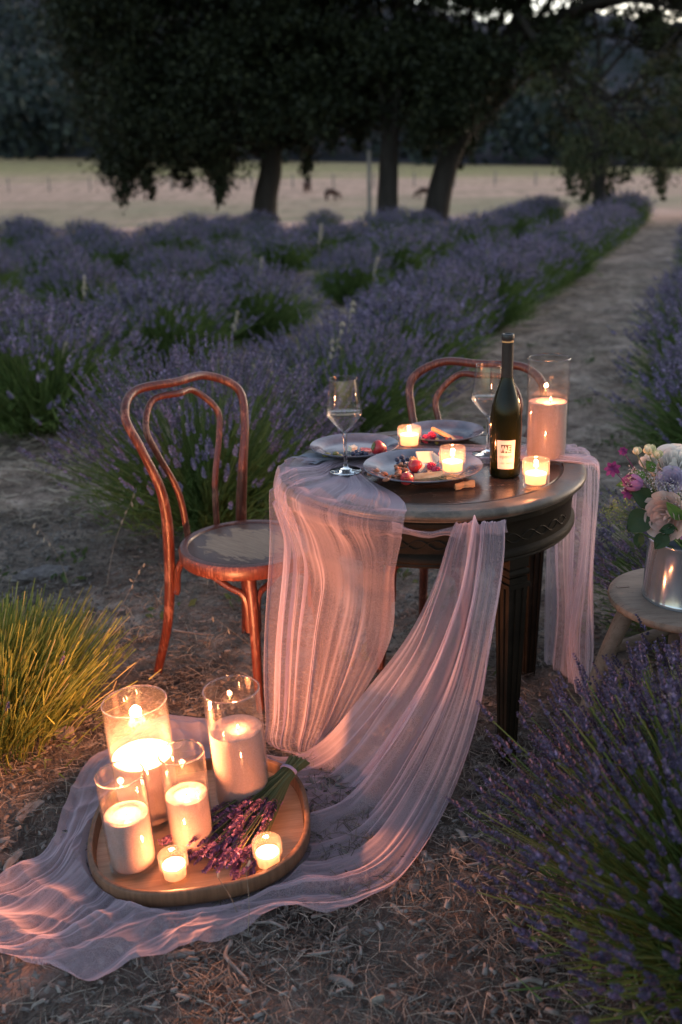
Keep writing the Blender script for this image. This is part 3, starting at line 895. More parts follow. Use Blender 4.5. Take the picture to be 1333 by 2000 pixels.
# ------------------------------------------------------------------ litter on the ground
def scatter_straw():
    rng = np.random.default_rng(11)
    def field(n, yr, xk, ln, w, zmax, pw=1.0):
        y = yr[0]+(yr[1]-yr[0])*rng.random(n)**pw
        x = rng.uniform(-xk, xk, n)*(y*.40+.35)
        keep = np.array([mnoise.noise((a*1.4, b*1.4, 5.0)) for a, b in zip(x, y)])+rng.normal(size=n)*.22 > -.16
        x, y = x[keep], y[keep]; n = len(x)
        a = rng.uniform(0, 2*PI, n); l = rng.uniform(.3, 1.0, n)**1.3*ln
        d = np.stack([np.cos(a), np.sin(a), rng.normal(size=n)*.10], 1)
        q = np.stack([-np.sin(a), np.cos(a), np.zeros(n)], 1)
        c = np.stack([x, y, ground_z(x, y)+rng.uniform(.000, zmax, n)], 1)
        bend = rng.normal(size=(n, 1))*.08
        P = np.stack([c-d*l[:, None]*.5, c+q*bend*l[:, None]+np.array([0, 0, .004]), c+d*l[:, None]*.5], 1)
        P[:, :, 2] = np.maximum(P[:, :, 2], ground_z(P[:, :, 0], P[:, :, 1])-.002)
        sd = q*.8+np.array([0, 0, 1])*rng.normal(size=(n, 1))*.5
        sd /= np.linalg.norm(sd, axis=1)[:, None]
        return ribbons(P, sd, w, w*.6)
    for args, nm, mt in (((105000, (1.0, 4.6), 1.15, .085, .0019, .016, .8), 'straw', 'mulch_straw'), ((70000, (4.4, 16), 1.25, .18, .006, .03, 1.0), 'straw', 'straw_near')):
        V, F = field(*args)
        tag(link(nm, np_mesh(nm, V, F, M[mt])), kind='stuff')
    # chips of bark and wood
    n = 15000
    y = 1.0+rng.random(n)**.9*3.6; x = rng.uniform(-1.15, 1.15, n)*(y*.40+.35)
    a = rng.uniform(0, 2*PI, n); l = rng.uniform(.006, .036, n); w = l*rng.uniform(.22, .5, n)
    d = np.stack([np.cos(a), np.sin(a), rng.normal(size=n)*.15], 1); q = np.stack([-np.sin(a), np.cos(a), rng.normal(size=n)*.2], 1)
    c = np.stack([x, y, rng.uniform(-.004, .012, n)], 1)
    h = np.array([0, 0, 1.0])*(.0025+.004*rng.random((n, 1)))
    L, Wd = (d*l[:, None]*.5), (q*w[:, None]*.5)
    V = np.stack([c-L-Wd*.5, c+L*.8-Wd, c+L+Wd*.5, c-L*.7+Wd, c-L*.8-Wd*.3+h, c+L*.6-Wd*.7+h, c+L*.8+Wd*.4+h, c-L*.6+Wd*.8+h], 1).reshape(-1, 3)
    b = np.arange(n)[:, None]*8
    F = (b[:, None, :]+np.array([[4, 5, 6, 7], [0, 1, 5, 4], [1, 2, 6, 5], [2, 3, 7, 6], [3, 0, 4, 7]])[None]).reshape(-1, 4)
    tag(link('wood_chips', np_mesh('wood_chips', V, F, M['chips'])), kind='stuff')
    # tufts of dry and of green grass
    for nm, mt, cnt, sd_, yr in (('dry_grass', 'straw_near', 620, 31, (2.6, 15)), ('green_grass', 'weed', 150, 32, (1.3, 13))):
        r2 = np.random.default_rng(sd_)
        PP = []
        for k in range(cnt):
            yy = yr[0]+(yr[1]-yr[0])*r2.random()**1.3; xx = r2.uniform(-1.1, 1.1)*(yy*.40+.3)
            if -1.15 < xx < .95 and yy < 3.0: continue
            m_ = r2.integers(10, 26); hgt = r2.uniform(.025, .085)
            b = np.stack([xx+r2.normal(size=m_)*.03, yy+r2.normal(size=m_)*.03, np.zeros(m_)], 1)
            d_ = np.stack([r2.normal(size=m_)*.8, r2.normal(size=m_)*.8, np.abs(r2.normal(size=m_))+.35], 1)
            d_ /= np.linalg.norm(d_, axis=1)[:, None]
            l_ = r2.uniform(.5, 1.2, (m_, 1))*hgt
            PP.append(np.stack([b, b+d_*l_*.55, b+d_*l_*np.array([1.25, 1.25, .8])], 1))
        PP = np.concatenate(PP)
        sdv = r2.normal(size=(len(PP), 3)); sdv /= np.linalg.norm(sdv, axis=1)[:, None]
        V, F = ribbons(PP, sdv, .0042, .0015)
        tag(link(nm, np_mesh(nm, V, F, M[mt])), kind='stuff')
    # low green weeds
    cs = []
    for k in range(120):
        yy = 1.15+rng.random()**1.5*11; xx = rng.uniform(-1.1, 1.1)*(yy*.38+.3)
        if -1.0 < xx < .40 and 1.45 < yy < 2.6: continue
        m = rng.integers(8, 24)
        cs.append(np.stack([xx+rng.normal(size=m)*.035, yy+rng.normal(size=m)*.035, rng.uniform(.0, .03, m)+.005+0*rng.random(m)], 1))
    V, F = leaf_quads(np.concatenate(cs), .02, .05, .6, .5)
    tag(link('weeds', np_mesh('weeds', V, F, M['weed'])), kind='stuff')
scatter_straw()

def bark_piece(name, px, py, ln, w, ang, label, cat, mat='bark', bend=0.1, curl=.3):
    p = at(px, py, 0)
    m = MB()
    n = 9
    rows = []
    sd = px*.013
    for i in range(n):
        s = i/(n-1)*2-1
        ww = w*(1-.5*abs(s)**3)*(1+.35*mnoise.noise((s*2.2, sd, 0)))
        cy_ = bend*ln*(1-s*s)
        rows.append([Vector((s*ln*.5, cy_+ww*k, .006+.010*(1-k*k*4)*curl+.003*mnoise.noise((s*3, k*3, sd)))) for k in (-.5, -.25, 0, .25, .5)])
    m.grid(rows)
    m.grid([[v-Vector((0, 0, .007)) for v in r][::-1] for r in rows])
    # close the rim
    top = [r[0] for r in rows]+[rows[-1][k] for k in range(1, 5)]+[r[4] for r in rows[::-1]][1:]+[rows[0][k] for k in (3, 2, 1)]
    m.grid([top+[top[0]], [v-Vector((0, 0, .007)) for v in top]+[top[0]-Vector((0, 0, .007))]])
    o = m.build(name, M[mat]); o.location = (p.x, p.y, .004); o.rotation_euler = (0.05, -.03, ang)
    tag(o, label, cat)
def twig(px0, py0, px1, py1, r, label, sag=.02, z=.012):
    a, b = at(px0, py0, z), at(px1, py1, z)
    q = (b-a).cross(Vector((0, 0, 1)))
    P = spline([Vector((0, 0, 0)), (b-a)*.33+q*sag*4+Vector((0, 0, .004)), (b-a)*.66+q*sag*2, b-a], 5)
    m = MB(); m.tube(P, [r*(1-.45*i/len(P))*(1+.2*mnoise.noise((i*.9, px0, 0))) for i in range(len(P))], 7)
    o = m.build('stick', M['bark']); o.location = a
    tag(o, label, 'stick')
bark_piece('bark_piece', 828, 1688, .075, .030, 1.9, 'long grey bark piece beside the outer edge of the swag', 'bark piece', bend=-.1)
bark_piece('bark_piece', 812, 1738, .042, .026, 1.5, 'short grey bark piece just below the longer one beside the swag', 'bark piece')
bark_piece('bark_piece', 772, 1745, .050, .011, 1.3, 'narrow upright sliver of bark left of the two grey bark pieces', 'bark piece')
bark_piece('bark_piece', 895, 1668, .060, .013, 2.2, 'thin grey bark sliver right of the long bark piece', 'bark piece', curl=.6)
bark_piece('bark_piece', 668, 1925, .055, .018, -.5, 'curled bark piece near the bottom edge of the photo', 'bark piece', curl=.6)
bark_piece('bark_piece', 665, 1845, .045, .013, 1.0, 'small bark sliver below the hem of the swag', 'bark piece')
bark_piece('bark_piece', 60, 1590, .09, .03, 1.1, 'grey bark strip on the ground left of the tray cloth', 'bark piece')
bark_piece('bark_piece', 28, 1690, .07, .02, 1.3, 'pale wood sliver at the left edge above the cloth end', 'bark piece')
bark_piece('bark_piece', 355, 1872, .055, .018, .2, 'dark bark chip lying under the front hem of the cloth', 'bark piece')
bark_piece('dry_leaf', 738, 1962, .028, .018, .4, 'pale heart shaped dry leaf on the mulch at the bottom edge', 'leaf', 'pale_leaf', curl=.9)
bark_piece('bark_piece', 80, 1125, .22, .11, .3, 'flat dark slab of bark on the bare ground at the left', 'bark piece', 'stone')
bark_piece('stone', 128, 1440, .055, .045, .3, 'dark stone at the foot of the lime green lavender clump', 'stone', 'stone', curl=2.2)
twig(452, 1838, 486, 1916, .0045, 'curved grey stick below the front hem of the cloth', .05)
twig(560, 1815, 468, 1800, .0035, 'thin stick lying along the cloth hem left of centre')
twig(600, 1865, 692, 1846, .0035, 'straight thin twig on the mulch in front of the swag')
twig(912, 1690, 985, 1672, .0035, 'dark twig right of the bark pieces, pointing at the big lavender')
twig(1060, 1918, 985, 1925, .006, 'thick pale stick lying at the foot of the big lavender')
twig(168, 1488, 210, 1545, .0035, 'dark twig between the lime clump and the cloth')
twig(330, 1228, 420, 1240, .004, 'grey twig on the ground under the left chair')

# ------------------------------------------------------------------ dry grasses
def grass_stalk(pts, label, seeds, r=.0011, sl=.016, mat='straw_near', cat='grass stalk', drop=True):
    P = spline(pts, 6)
    b = P[0].copy()
    root = empty('grass_stalk', b, label, cat, 'dry grass stalks')
    m = MB(); m.tube([p-b for p in P], [r*(1.2-.7*i/len(P)) for i in range(len(P))], 5); m.build('stalk', M[mat], root)
    for k in range(seeds):
        p = P[-1-int(k*len(P)*.35/max(seeds, 1))]-b
        off = Vector((random.uniform(-.012, .012), random.uniform(-.01, .01), -.014 if drop else .004))
        sm = MB()
        Mx = Vector((off.x, off.y, -.02 if drop else .02)).to_track_quat('Z', 'Y').to_matrix()
        sm.blob(p+off, (sl*.19, sl*.19, sl*.6), 6, 5, 0, Mx)
        sm.tube([p, p+off], .0005, 4)
        sm.build('seed', M['seed'], root)
def stalk_px(base, mid, tip, y0, dy, *a, **k):
    b = at(*base, 0.0)
    grass_stalk([b, aty(*mid, b.y+dy*.5), aty(*tip, b.y+dy)], *a, **k)
stalk_px((150, 1205), (120, 1100), (70, 1020), 0, .1, 'wild oat stalk with white seed husks on the bare ground at the left', 5)
stalk_px((208, 1150), (225, 1060), (264, 962), 0, .1, 'tall thin oat stalk in front of the bush behind the left chair', 4)
stalk_px((190, 1270), (235, 1190), (278, 1105), 0, .05, 'lone lavender stalk left of the rear chair leg', 4, drop=False)
stalk_px((470, 1800), (452, 1755), (425, 1712), 0, .0, 'dark seed head stalk standing before the front of the tray', 1, r=.0009, sl=.012, drop=False)
stalk_px((485, 1830), (487, 1760), (480, 1692), 0, .0, 'taller seed head stalk in front of the tray, right of the dark one', 1, r=.0009, sl=.014, drop=False)
stalk_px((560, 1330), (500, 1270), (415, 1203), 0, .2, 'pale bent straw leaning on the ground under the left chair', 2)
stalk_px((240, 1330), (270, 1292), (282, 1286), 0, 0, 'short bent straw behind the widest glass vase', 0)
for tx, ty, Y, n, lab in [(650, 662, 5.4, 5, 'pale oat grass left of the bush behind the wine glass'), (690, 588, 6.6, 7, 'tall pale oat grass above the left wine glass'), (628, 438, 14.0, 7, 'tallest pale oat grass, far out in the lavender rows'),
        (668, 628, 5.6, 5, 'second pale oat grass above the wine glass'), (462, 608, 7.6, 5, 'pale oat grass right of the rounded lavender bush'), (868, 528, 9.5, 5, 'pale oat grass beside the path, left of the bottle neck'),
        (512, 503, 10.5, 5, 'pale oat grass in the middle of the far lavender'), (738, 503, 11.0, 5, 'pale oat grass in the lavender right of centre'), (165, 538, 8.8, 4, 'pale oat grass among the far lavender at the left'),
        (530, 702, 4.75, 5, 'pale oat grass right of the left chair back'), (318, 545, 9.5, 4, 'pale oat grass above the rounded lavender bush'), (905, 512, 10.5, 4, 'pale oat grass next to the path, farthest along the row')]:
    p = aty(tx, ty, Y)
    b = Vector((p.x-.06, p.y+.05, float(ground_z(p.x, p.y))))
    k = Y/6
    grass_stalk([b, b.lerp(p, .55)+Vector((-.02, 0, .04)), p], lab, n*2, r=.0016*k, sl=.030*k**.7, mat='seed')

# ------------------------------------------------------------------ table
TC = Vector((.262, 2.640, 0)); TZ = .752; TR = .410
def fluted_leg(ang, parent):
    """square tapered leg with two grooves on each face under a moulded capital"""
    c = Vector((math.cos(ang)*.352, math.sin(ang)*.352, 0))
    Mr = Matrix.Rotation(ang, 3, 'Z')
    m = MB()
    half = [-.5, -.30, -.27, -.14, -.11, .11, .14, .27, .30, .5]
    dep = [0, 0, .09, .09, 0, 0, .09, .09, 0, 0]
    prof = []
    for side in range(4):
        R4 = Matrix.Rotation(side*PI/2, 2)
        for h, d in list(zip(half, dep))[:-1]:
            prof.append(R4 @ Vector((h, -.5+d)))
    rows = []
    for z, w in ((0.0, .034), (.02, .036), (.25, .046), (.50, .057), (.520, .058)):
        rows.append([c+Mr @ Vector((q.x*w, q.y*w, z)) for q in prof+[prof[0]]])
    m.grid(rows)
    m.box(c+Vector((0, 0, .526)), (.068, .068, .012), Mr)
    m.box(c+Vector((0, 0, .5395)), (.056, .056, .015), Mr)
    m.lathe([(.030, .547), (.043, .552), (.046, .560), (.043, .568), (.030, .573)], 4, Matrix.Translation(c) @ (Mr @ Matrix.Rotation(PI/4, 3, 'Z')).to_4x4())
    m.box(c+Vector((0, 0, .587)), (.060, .060, .026), Mr)
    m.build('leg', M['table_dark'], parent, sharp=.5)
table = empty('round_table', (TC.x, TC.y, 0), 'round dark worn wooden table with fluted tapered legs', 'table')
m = MB()
m.lathe([(0, TZ-.001), (.340, TZ-.001)], 96)
m.lathe([(.3425, TZ-.0012), (.3445, TZ-.005), (.3475, TZ-.005), (.3495, TZ-.0012)], 96)
m.lathe([(.3400, TZ-.001), (.3425, TZ-.0012)], 96)
m.build('tabletop', M['table_top'], table)
m = MB()
m.lathe([(.3495, TZ-.0012), (.392, TZ-.001), (.402, TZ-.003), (.4085, TZ-.008), (.410, TZ-.014), (.4075, TZ-.021), (.400, TZ-.026), (.392, TZ-.028), (.390, TZ-.033), (.380, TZ-.034), (0, TZ-.034)], 128)
m.build('table_edge', M['table_edge'], table)
m = MB()
m.lathe([(.378, TZ-.034), (.384, TZ-.040), (.384, TZ-.050), (.378, TZ-.056), (.374, .66), (.374, .628), (.380, .624), (.384, .618), (.384, .610), (.378, .605), (.380, .600), (.374, .594), (.345, .594), (.345, .70)], 128)
m.build('apron', M['table_dark'], table)
m = MB()     # carved wave along the apron
for sgn, ph in ((1, 0), (-1, .5)):
    P = []
    for i in range(121):
        a = math.radians(-150+i*1.0)
        P.append(Vector((math.cos(a)*.3748, math.sin(a)*.3748, .655+sgn*.012*math.sin(i*.42+ph))))
    m.tube(P, .0022, 5)
m.build('carving', M['table_dark'], table)
m = MB()     # hinge line of the folding leaf
a0, a1 = math.radians(-5), math.radians(150)
p0, p1 = Vector((math.cos(a0)*.405, math.sin(a0)*.405, TZ+.0003)), Vector((math.cos(a1)*.405, math.sin(a1)*.405, TZ+.0003))
for s in (-.0022, .0022):
    q = (p1-p0).normalized().cross(Vector((0, 0, 1)))*s
    m.tube([p0+q, p0.lerp(p1, .5)+q, p1+q], .0012, 5)
m.build('leaf_joint', M['table_edge'], table)
for a in (-62, 28, 118, 208):
    fluted_leg(math.radians(a), table)

# ------------------------------------------------------------------ bentwood chairs
def chair(loc, az, label):
    """x is backwards, y across"""
    root = empty('bentwood_chair', (loc[0], loc[1], 0), label, 'chair', 'bentwood chairs at the table', az)
    K = [(.195, .260, 0), (.167, .211, .208), (.152, .195, .448), (.166, .187, .621), (.208, .209, .764), (.225, .25, .864), (.141, .305, .917), (0, .288, .922)]
    full = K+[(-s, b, z) for s, b, z in K[:-1][::-1]]
    P = spline([(-b, -s, z) for s, b, z in full], 12)
    n = len(P)
    rad = []
    for i in range(n):
        f = abs(i/(n-1)*2-1)
        z = P[i].z
        rad.append(.0135 if z > .75 else .0135+.0045*min(1, (.75-z)/.25) if z > .45 else .018-.004*(.45-z)/.45)
    m = MB(); m.tube(P, rad, 12); m.build('back_frame', M['bentwood'], root)
    K = [(.045, .226, .435), (.065, .229, .593), (.125, .247, .727), (.146, .272, .808), (.083, .316, .884), (0, .276, .900)]
    K = [(.060, .212, .435), (.075, .222, .593), (.125, .245, .727), (.143, .266, .808), (.083, .300, .878), (0, .276, .888)]
    full = K+[(-s, b, z) for s, b, z in K[:-1][::-1]]
    P = spline([(-b, -s, z) for s, b, z in full], 12)
    m = MB(); m.tube(P, .0105, 10); m.build('inner_hoop', M['bentwood'], root)
    # seat: panel in a bent ring
    m = MB(); m.lathe([(0, .0035), (.10, .003), (.178, .0025), (.184, 0.001)], 64)
    o = m.build('seat', M['seat'], root); o.location = (0, 0, .452)
    m = MB()
    m.lathe([(.182, .4515), (.186, .4585), (.196, .4610), (.207, .4585), (.212, .450), (.211, .425), (.207, .416), (.196, .413), (.186, .416), (.182, .43), (.182, .4515)], 72)
    m.build('seat_ring', M['bentwood'], root)
    for s in (-1, 1):
        top, foot = Vector((.130, s*.118, .414)), Vector((.175, s*.150, 0))
        P = spline([top, top.lerp(foot, .3)+Vector((.004, 0, 0)), top.lerp(foot, .7), foot], 6)
        m = MB(); m.tube(P, [.0185-.0065*i/(len(P)-1) for i in range(len(P))], 12); m.build('leg', M['bentwood'], root)
        # bent brackets from the ring down to the leg
        for dx, dy in ((-.11, s*.055), (.028, -s*.105)):
            tp_ = Vector((.130+dx, s*.118+dy, .412))
            lp = top.lerp(foot, .36)
            q = (tp_-Vector((lp.x, lp.y, tp_.z))).normalized()*.017
            P = spline([tp_, tp_.lerp(Vector((lp.x, lp.y, .41)), .45)+Vector((0, 0, -.030)), Vector((lp.x, lp.y, .355))+q*1.4, lp+q, lp+q*.9-Vector((0, 0, .02))], 6)
            m = MB(); m.tube(P, .0095, 8); m.build('bracket', M['bentwood'], root)
        # glue block behind the seat ring
        P = spline([(-.165, s*.120, .405), (-.185, s*.135, .36), (-.188, s*.142, .30), (-.190, s*.150, .285)], 5)
        m = MB(); m.tube(P, [.012]*(len(P)-3)+[.013, .012, .006], 8); m.build('bracket', M['bentwood'], root)
    return root
chair((-.288, 2.857), math.radians(-42.3), 'worn red-brown bentwood chair left of the table, facing the candles')
chair((.325, 2.935), math.radians(-119), 'worn bentwood chair pushed in at the far side of the table')

# ------------------------------------------------------------------ tulle runner
def lerp_rails(rails, nu, nv):
    R = []
    for r in rails:
        P = np.array([list(p) for p in spline(r, 14)])
        s = np.concatenate([[0], np.cumsum(np.linalg.norm(np.diff(P, axis=0), axis=1))]); s /= s[-1]
        R.append(P)
    R2 = []
    for P in R:
        k = np.linspace(0, len(P)-1, nv)
        R2.append(np.stack([np.interp(k, np.arange(len(P)), P[:, c]) for c in range(3)], 1))
    R2 = np.array(R2)
    out = np.zeros((nu, nv, 3))
    Kx = np.arange(len(R2)); u = np.linspace(0, len(R2)-1, nu)
    i = np.clip(u.astype(int), 0, len(R2)-2); f = (u-i)[:, None, None]
    A = R2[np.clip(i-1, 0, None)]; B = R2[i]; D = R2[i+1]; E_ = R2[np.clip(i+2, None, len(R2)-1)]
    A = np.where((i == 0)[:, None, None], 2*B-D, A); E_ = np.where((i == len(R2)-2)[:, None, None], 2*D-B, E_)
    out = .5*(2*B+(D-A)*f+(2*A-5*B+4*D-E_)*f*f+(3*B-A-3*D+E_)*f**3)
    return out

_pr = np.random.default_rng(99)
_perm = np.tile(_pr.permutation(256), 3)
_gr = _pr.uniform(0, 2*PI, 256)
def pnoise(x, y):
    xi = np.floor(x).astype(int); yi = np.floor(y).astype(int)
    xf = x-xi; yf = y-yi
    u = xf*xf*xf*(xf*(xf*6-15)+10); v = yf*yf*yf*(yf*(yf*6-15)+10)
    def g(i, j, dx, dy):
        a = _gr[_perm[_perm[i % 256]+(j % 256)] % 256]
        return np.cos(a)*dx+np.sin(a)*dy
    n00 = g(xi, yi, xf, yf); n10 = g(xi+1, yi, xf-1, yf); n01 = g(xi, yi+1, xf, yf-1); n11 = g(xi+1, yi+1, xf-1, yf-1)
    return (n00*(1-u)+n10*u)*(1-v)+(n01*(1-u)+n11*u)*v

def pleats(G, freqs, amp, seed, drift=1.0, stretch=1.0):
    """gathers that run along the cloth, merging and splitting as they go"""
    nu, nv, _ = G.shape
    du = np.gradient(G, axis=0); dv = np.gradient(G, axis=1)
    N = np.cross(du, dv); N /= np.linalg.norm(N, axis=2, keepdims=True)+1e-9
    for k in range(4):
        N = (N+np.roll(N, 1, 0)+np.roll(N, -1, 0)); N[0] = N[1]; N[-1] = N[-2]; N /= np.linalg.norm(N, axis=2, keepdims=True)+1e-9
    U = np.linspace(0, 1, nu)[:, None]+0*np.zeros((1, nv)); Vv = np.linspace(0, 1, nv)[None, :]+np.zeros((nu, 1))
    h = np.zeros((nu, nv)); side = np.zeros((nu, nv))
    w = .09*pnoise(U*3.1+seed, Vv*2.3*stretch)*drift
    gate = np.clip(.70+1.8*pnoise(U*4.3+seed*3.1, Vv*2.0*stretch+7), .26, 1.5)
    for f, a, g in freqs:
        n = pnoise((U+w)*f+seed*1.7+f, Vv*g*stretch+f*.37)
        h += a*gate*(.55-np.sqrt(n*n+.0016)*2.6)
        side += a*gate*1.3*pnoise((U+w)*f*.8+seed*2.9, Vv*g*stretch+3.3)
    A = amp(U, Vv)
    un = du/(np.linalg.norm(du, axis=2, keepdims=True)+1e-9)
    return G+N*(h*A)[:, :, None]+un*(side*A)[:, :, None]

def grid_mesh(name, G, mat):
    nu, nv, _ = G.shape
    i = np.arange(nu-1)[:, None]*nv+np.arange(nv-1)[None, :]
    F = np.stack([i, i+nv, i+nv+1, i+1], -1).reshape(-1, 4)
    return np_mesh(name, G.reshape(-1, 3), F, mat, True)

runner = empty('tulle_runner', (TC.x, TC.y, 0), 'sheer dusty mauve tulle runner draped over the table and pooled under the tray', 'fabric')
def hang_part(name, G, mat='tulle'):
    o = link(name, grid_mesh(name, G, M[mat]), runner)
    o.location = (-TC.x, -TC.y, 0)
    return o
def rim(deg, dr=.012, z=TZ+.004):
    a = math.radians(deg)
    return Vector((TC.x+math.cos(a)*(TR+dr), TC.y+math.sin(a)*(TR+dr), z))
# A: left fall, across the tabletop, right fall.  rails run from the back edge to the front edge of the cloth
top_z = TZ+.006
n_r = 9
railsA = []
left_deg = np.linspace(176, 254, n_r)
right_deg = np.linspace(32, -16, n_r)
bot_px = [(528, 1452), (540, 1456), (556, 1460), (572, 1462), (586, 1464), (598, 1464), (608, 1462), (616, 1458), (624, 1452)]
mid_dx = [(529, 1250), (548, 1250), (572, 1250), (596, 1250), (622, 1250), (652, 1250), (688, 1250), (722, 1250), (766, 1245)]
hi_dx = [(541, 1060), (560, 1070), (585, 1078), (612, 1086), (642, 1094), (676, 1100), (712, 1105), (748, 1108), (777, 1105)]
for k in range(n_r):
    f = k/(n_r-1)
    R1 = rim(left_deg[k])
    B = at(*bot_px[k], .012)
    yy = lambda q: R1.y+(B.y-R1.y)*q
    r = [at(bot_px[k][0]*.45+622*.55, 1474+k*1.5, .010), B, aty(bot_px[k][0]*.6+mid_dx[k][0]*.4, 1395, yy(.92)), aty(*mid_dx[k], yy(.62)), aty(*hi_dx[k], yy(.28)), rim(left_deg[k], .028, TZ-.04), rim(left_deg[k], -.012, TZ+.008)]
    c1 = at(650+60*f, 892+30*f, top_z)
    c2 = at(760+30*f, 868+40*f, top_z)
    c3 = at(900+20*f, 872+32*f, top_z)
    c4 = at(1010+20*f, 876+26*f, top_z)
    r += [rim(left_deg[k], -.06, TZ+.008).lerp(c1, .25), c1, c2, c3, c4]
    R2 = rim(right_deg[k], -.01, TZ+.008)
    r += [R2, rim(right_deg[k], .016, TZ-.03), rim(right_deg[k], .018, .45), rim(right_deg[k], .02+.02*math.sin(k), .2), rim(right_deg[k], .03, .012)]
    railsA.append(r)
G = lerp_rails(railsA, 520, 360)
def ampA(U, V):
    s = np.clip(np.abs(V-.52)/.22, 0, 1)           # flat on the top, deep in the falls
    a = .30+.70*s
    a = np.where((V > .30) & (V < .36), .5, a)
    return a*(.25+.75*np.clip(V/.16, 0, 1))
G = pleats(G, [(8, .024, 1.3), (19, .0115, 2.4), (43, .0022, 4.0)], ampA, 3)
Rr = np.hypot(G[..., 0]-TC.x, G[..., 1]-TC.y)
on = Rr < TR+.004
G[..., 2] = np.where(on & (G[..., 2] > TZ-.06), np.maximum(G[..., 2], TZ+.0025), G[..., 2])
# hanging cloth stays outside the table edge and off the ground
def outside_table(G):
    Rr = np.hypot(G[..., 0]-TC.x, G[..., 1]-TC.y)
    z = G[..., 2]
    lim = np.interp(z, [.30, .585, .70, TZ-.030, TZ-.020], [.30, .394, .400, .404, TR+.005])
    soft = .035                                   # eased out, so that the folds keep their relief
    need = (Rr < lim+soft) & (z < TZ+.002) & (z > .30)
    k = np.where(need, (lim+soft*np.exp((Rr-lim-soft)/soft))/np.maximum(Rr, 1e-6), 1.0)
    G[..., 0] = TC.x+(G[..., 0]-TC.x)*k; G[..., 1] = TC.y+(G[..., 1]-TC.y)*k
outside_table(G)
G[..., 2] = np.maximum(G[..., 2], .006)
hang_part('long_drape', G, 'tulle_single')

# B: the swag that leaves the apron and spreads over the ground
def gnd(px, py, z=.02): return at(px, py, z)
railsB = [
    [aty(884, 1030, 2.262), aty(887, 1014, 2.235), aty(872, 1060, 2.215), aty(842, 1150, 2.20), aty(790, 1250, 2.22), aty(712, 1350, 2.27), gnd(625, 1446, .04), gnd(545, 1478), gnd(470, 1446), gnd(400, 1408), gnd(330, 1400), gnd(245, 1440), gnd(165, 1505), gnd(122, 1590), gnd(100, 1650), gnd(30, 1700), gnd(-50, 1740)],
    [aty(900, 1032, 2.262), aty(905, 1014, 2.225), aty(893, 1070, 2.205), aty(868, 1160, 2.19), aty(820, 1280, 2.20), aty(740, 1400, 2.24), gnd(655, 1492, .03), gnd(580, 1520), gnd(500, 1500), gnd(400, 1470), gnd(320, 1470), gnd(250, 1510), gnd(185, 1570), gnd(150, 1640), gnd(110, 1700), gnd(40, 1745), gnd(-55, 1775)],
    [aty(922, 1034, 2.262), aty(925, 1017, 2.22), aty(918, 1080, 2.20), aty(898, 1180, 2.18), aty(850, 1320, 2.18), aty(775, 1450, 2.19), gnd(690, 1552, .025), gnd(615, 1590), gnd(520, 1590), gnd(420, 1580), gnd(330, 1580), gnd(260, 1610), gnd(200, 1660), gnd(160, 1710), gnd(110, 1750), gnd(45, 1790), gnd(-50, 1812)],
    [aty(945, 1036, 2.262), aty(946, 1018, 2.22), aty(943, 1085, 2.195), aty(928, 1190, 2.17), aty(885, 1350, 2.16), aty(815, 1500, 2.15), gnd(725, 1620, .025), gnd(640, 1660), gnd(550, 1680), gnd(440, 1690), gnd(350, 1690), gnd(280, 1700), gnd(220, 1730), gnd(170, 1765), gnd(115, 1800), gnd(55, 1830), gnd(-30, 1845)],
    [aty(968, 1036, 2.268), aty(969, 1017, 2.228), aty(968, 1085, 2.20), aty(952, 1200, 2.165), aty(912, 1380, 2.14), aty(850, 1540, 2.11), gnd(765, 1670, .03), gnd(670, 1725), gnd(570, 1745), gnd(460, 1765), gnd(380, 1775), gnd(310, 1790), gnd(245, 1810), gnd(190, 1835), gnd(130, 1855), gnd(70, 1865), gnd(0, 1868)],
    [aty(988, 1038, 2.275), aty(991, 1020, 2.238), aty(990, 1090, 2.215), aty(975, 1210, 2.175), aty(938, 1395, 2.13), aty(880, 1560, 2.09), gnd(800, 1690, .03), gnd(735, 1748), gnd(645, 1790), gnd(555, 1782), gnd(450, 1828), gnd(370, 1850), gnd(310, 1872), gnd(255, 1885), gnd(210, 1908), gnd(170, 1918), gnd(110, 1885)],
]
G = lerp_rails(railsB, 540, 440)
def ampB(U, V):
    a = .45+.75*np.clip(V/.22, 0, 1)
    g_ = np.clip((V-.46)/.12, 0, 1)
    return a*(1-.72*g_)
G = pleats(G, [(7, .029, 1.6), (16, .0150, 2.8), (34, .0040, 5.0)], ampB, 9)
Vp = np.linspace(0, 1, G.shape[1])[None, :]
gm = np.clip((Vp-.40)/.10, 0, 1)*np.ones((G.shape[0], 1))
# crumpling where it lies on the ground
fl = G.reshape(-1, 3)
cr = np.zeros(len(fl)); cr2 = np.zeros(len(fl))
idx = np.nonzero(gm.ravel() > 0)[0]
for i in idx:
    x, y, z = fl[i]
    wx = mnoise.noise((x*3, y*3, 1.7))*.12
    cr[i] = (1-2.2*abs(mnoise.noise((x*5.2+wx*9, y*5.2-wx*8, 8.1))))*(.4+.9*max(0, .4+mnoise.noise((x*2.2, y*2.2, 5.5))))
    cr2[i] = 1-2.2*abs(mnoise.noise((x*12+wx*14, y*12-wx*9, 4.2)))
edge = np.ones((G.shape[0], 1)); 
left = np.clip((.55-G[..., 0]-.9)/.35, 0, 1)
crz = (cr.reshape(G.shape[:2])*.017+cr2.reshape(G.shape[:2])*.009)*gm
G[..., 2] += np.maximum(crz, -.012)*1.0
G[..., 2] = np.maximum(G[..., 2], .006+.006*np.clip(cr2.reshape(G.shape[:2]), 0, 1))
TRAY = Vector((-.362, 2.035, .020))
dt = np.hypot((G[..., 0]-TRAY.x)/.275, (G[..., 1]-TRAY.y)/.275)
und = dt < 1.0
lying = gm > .6
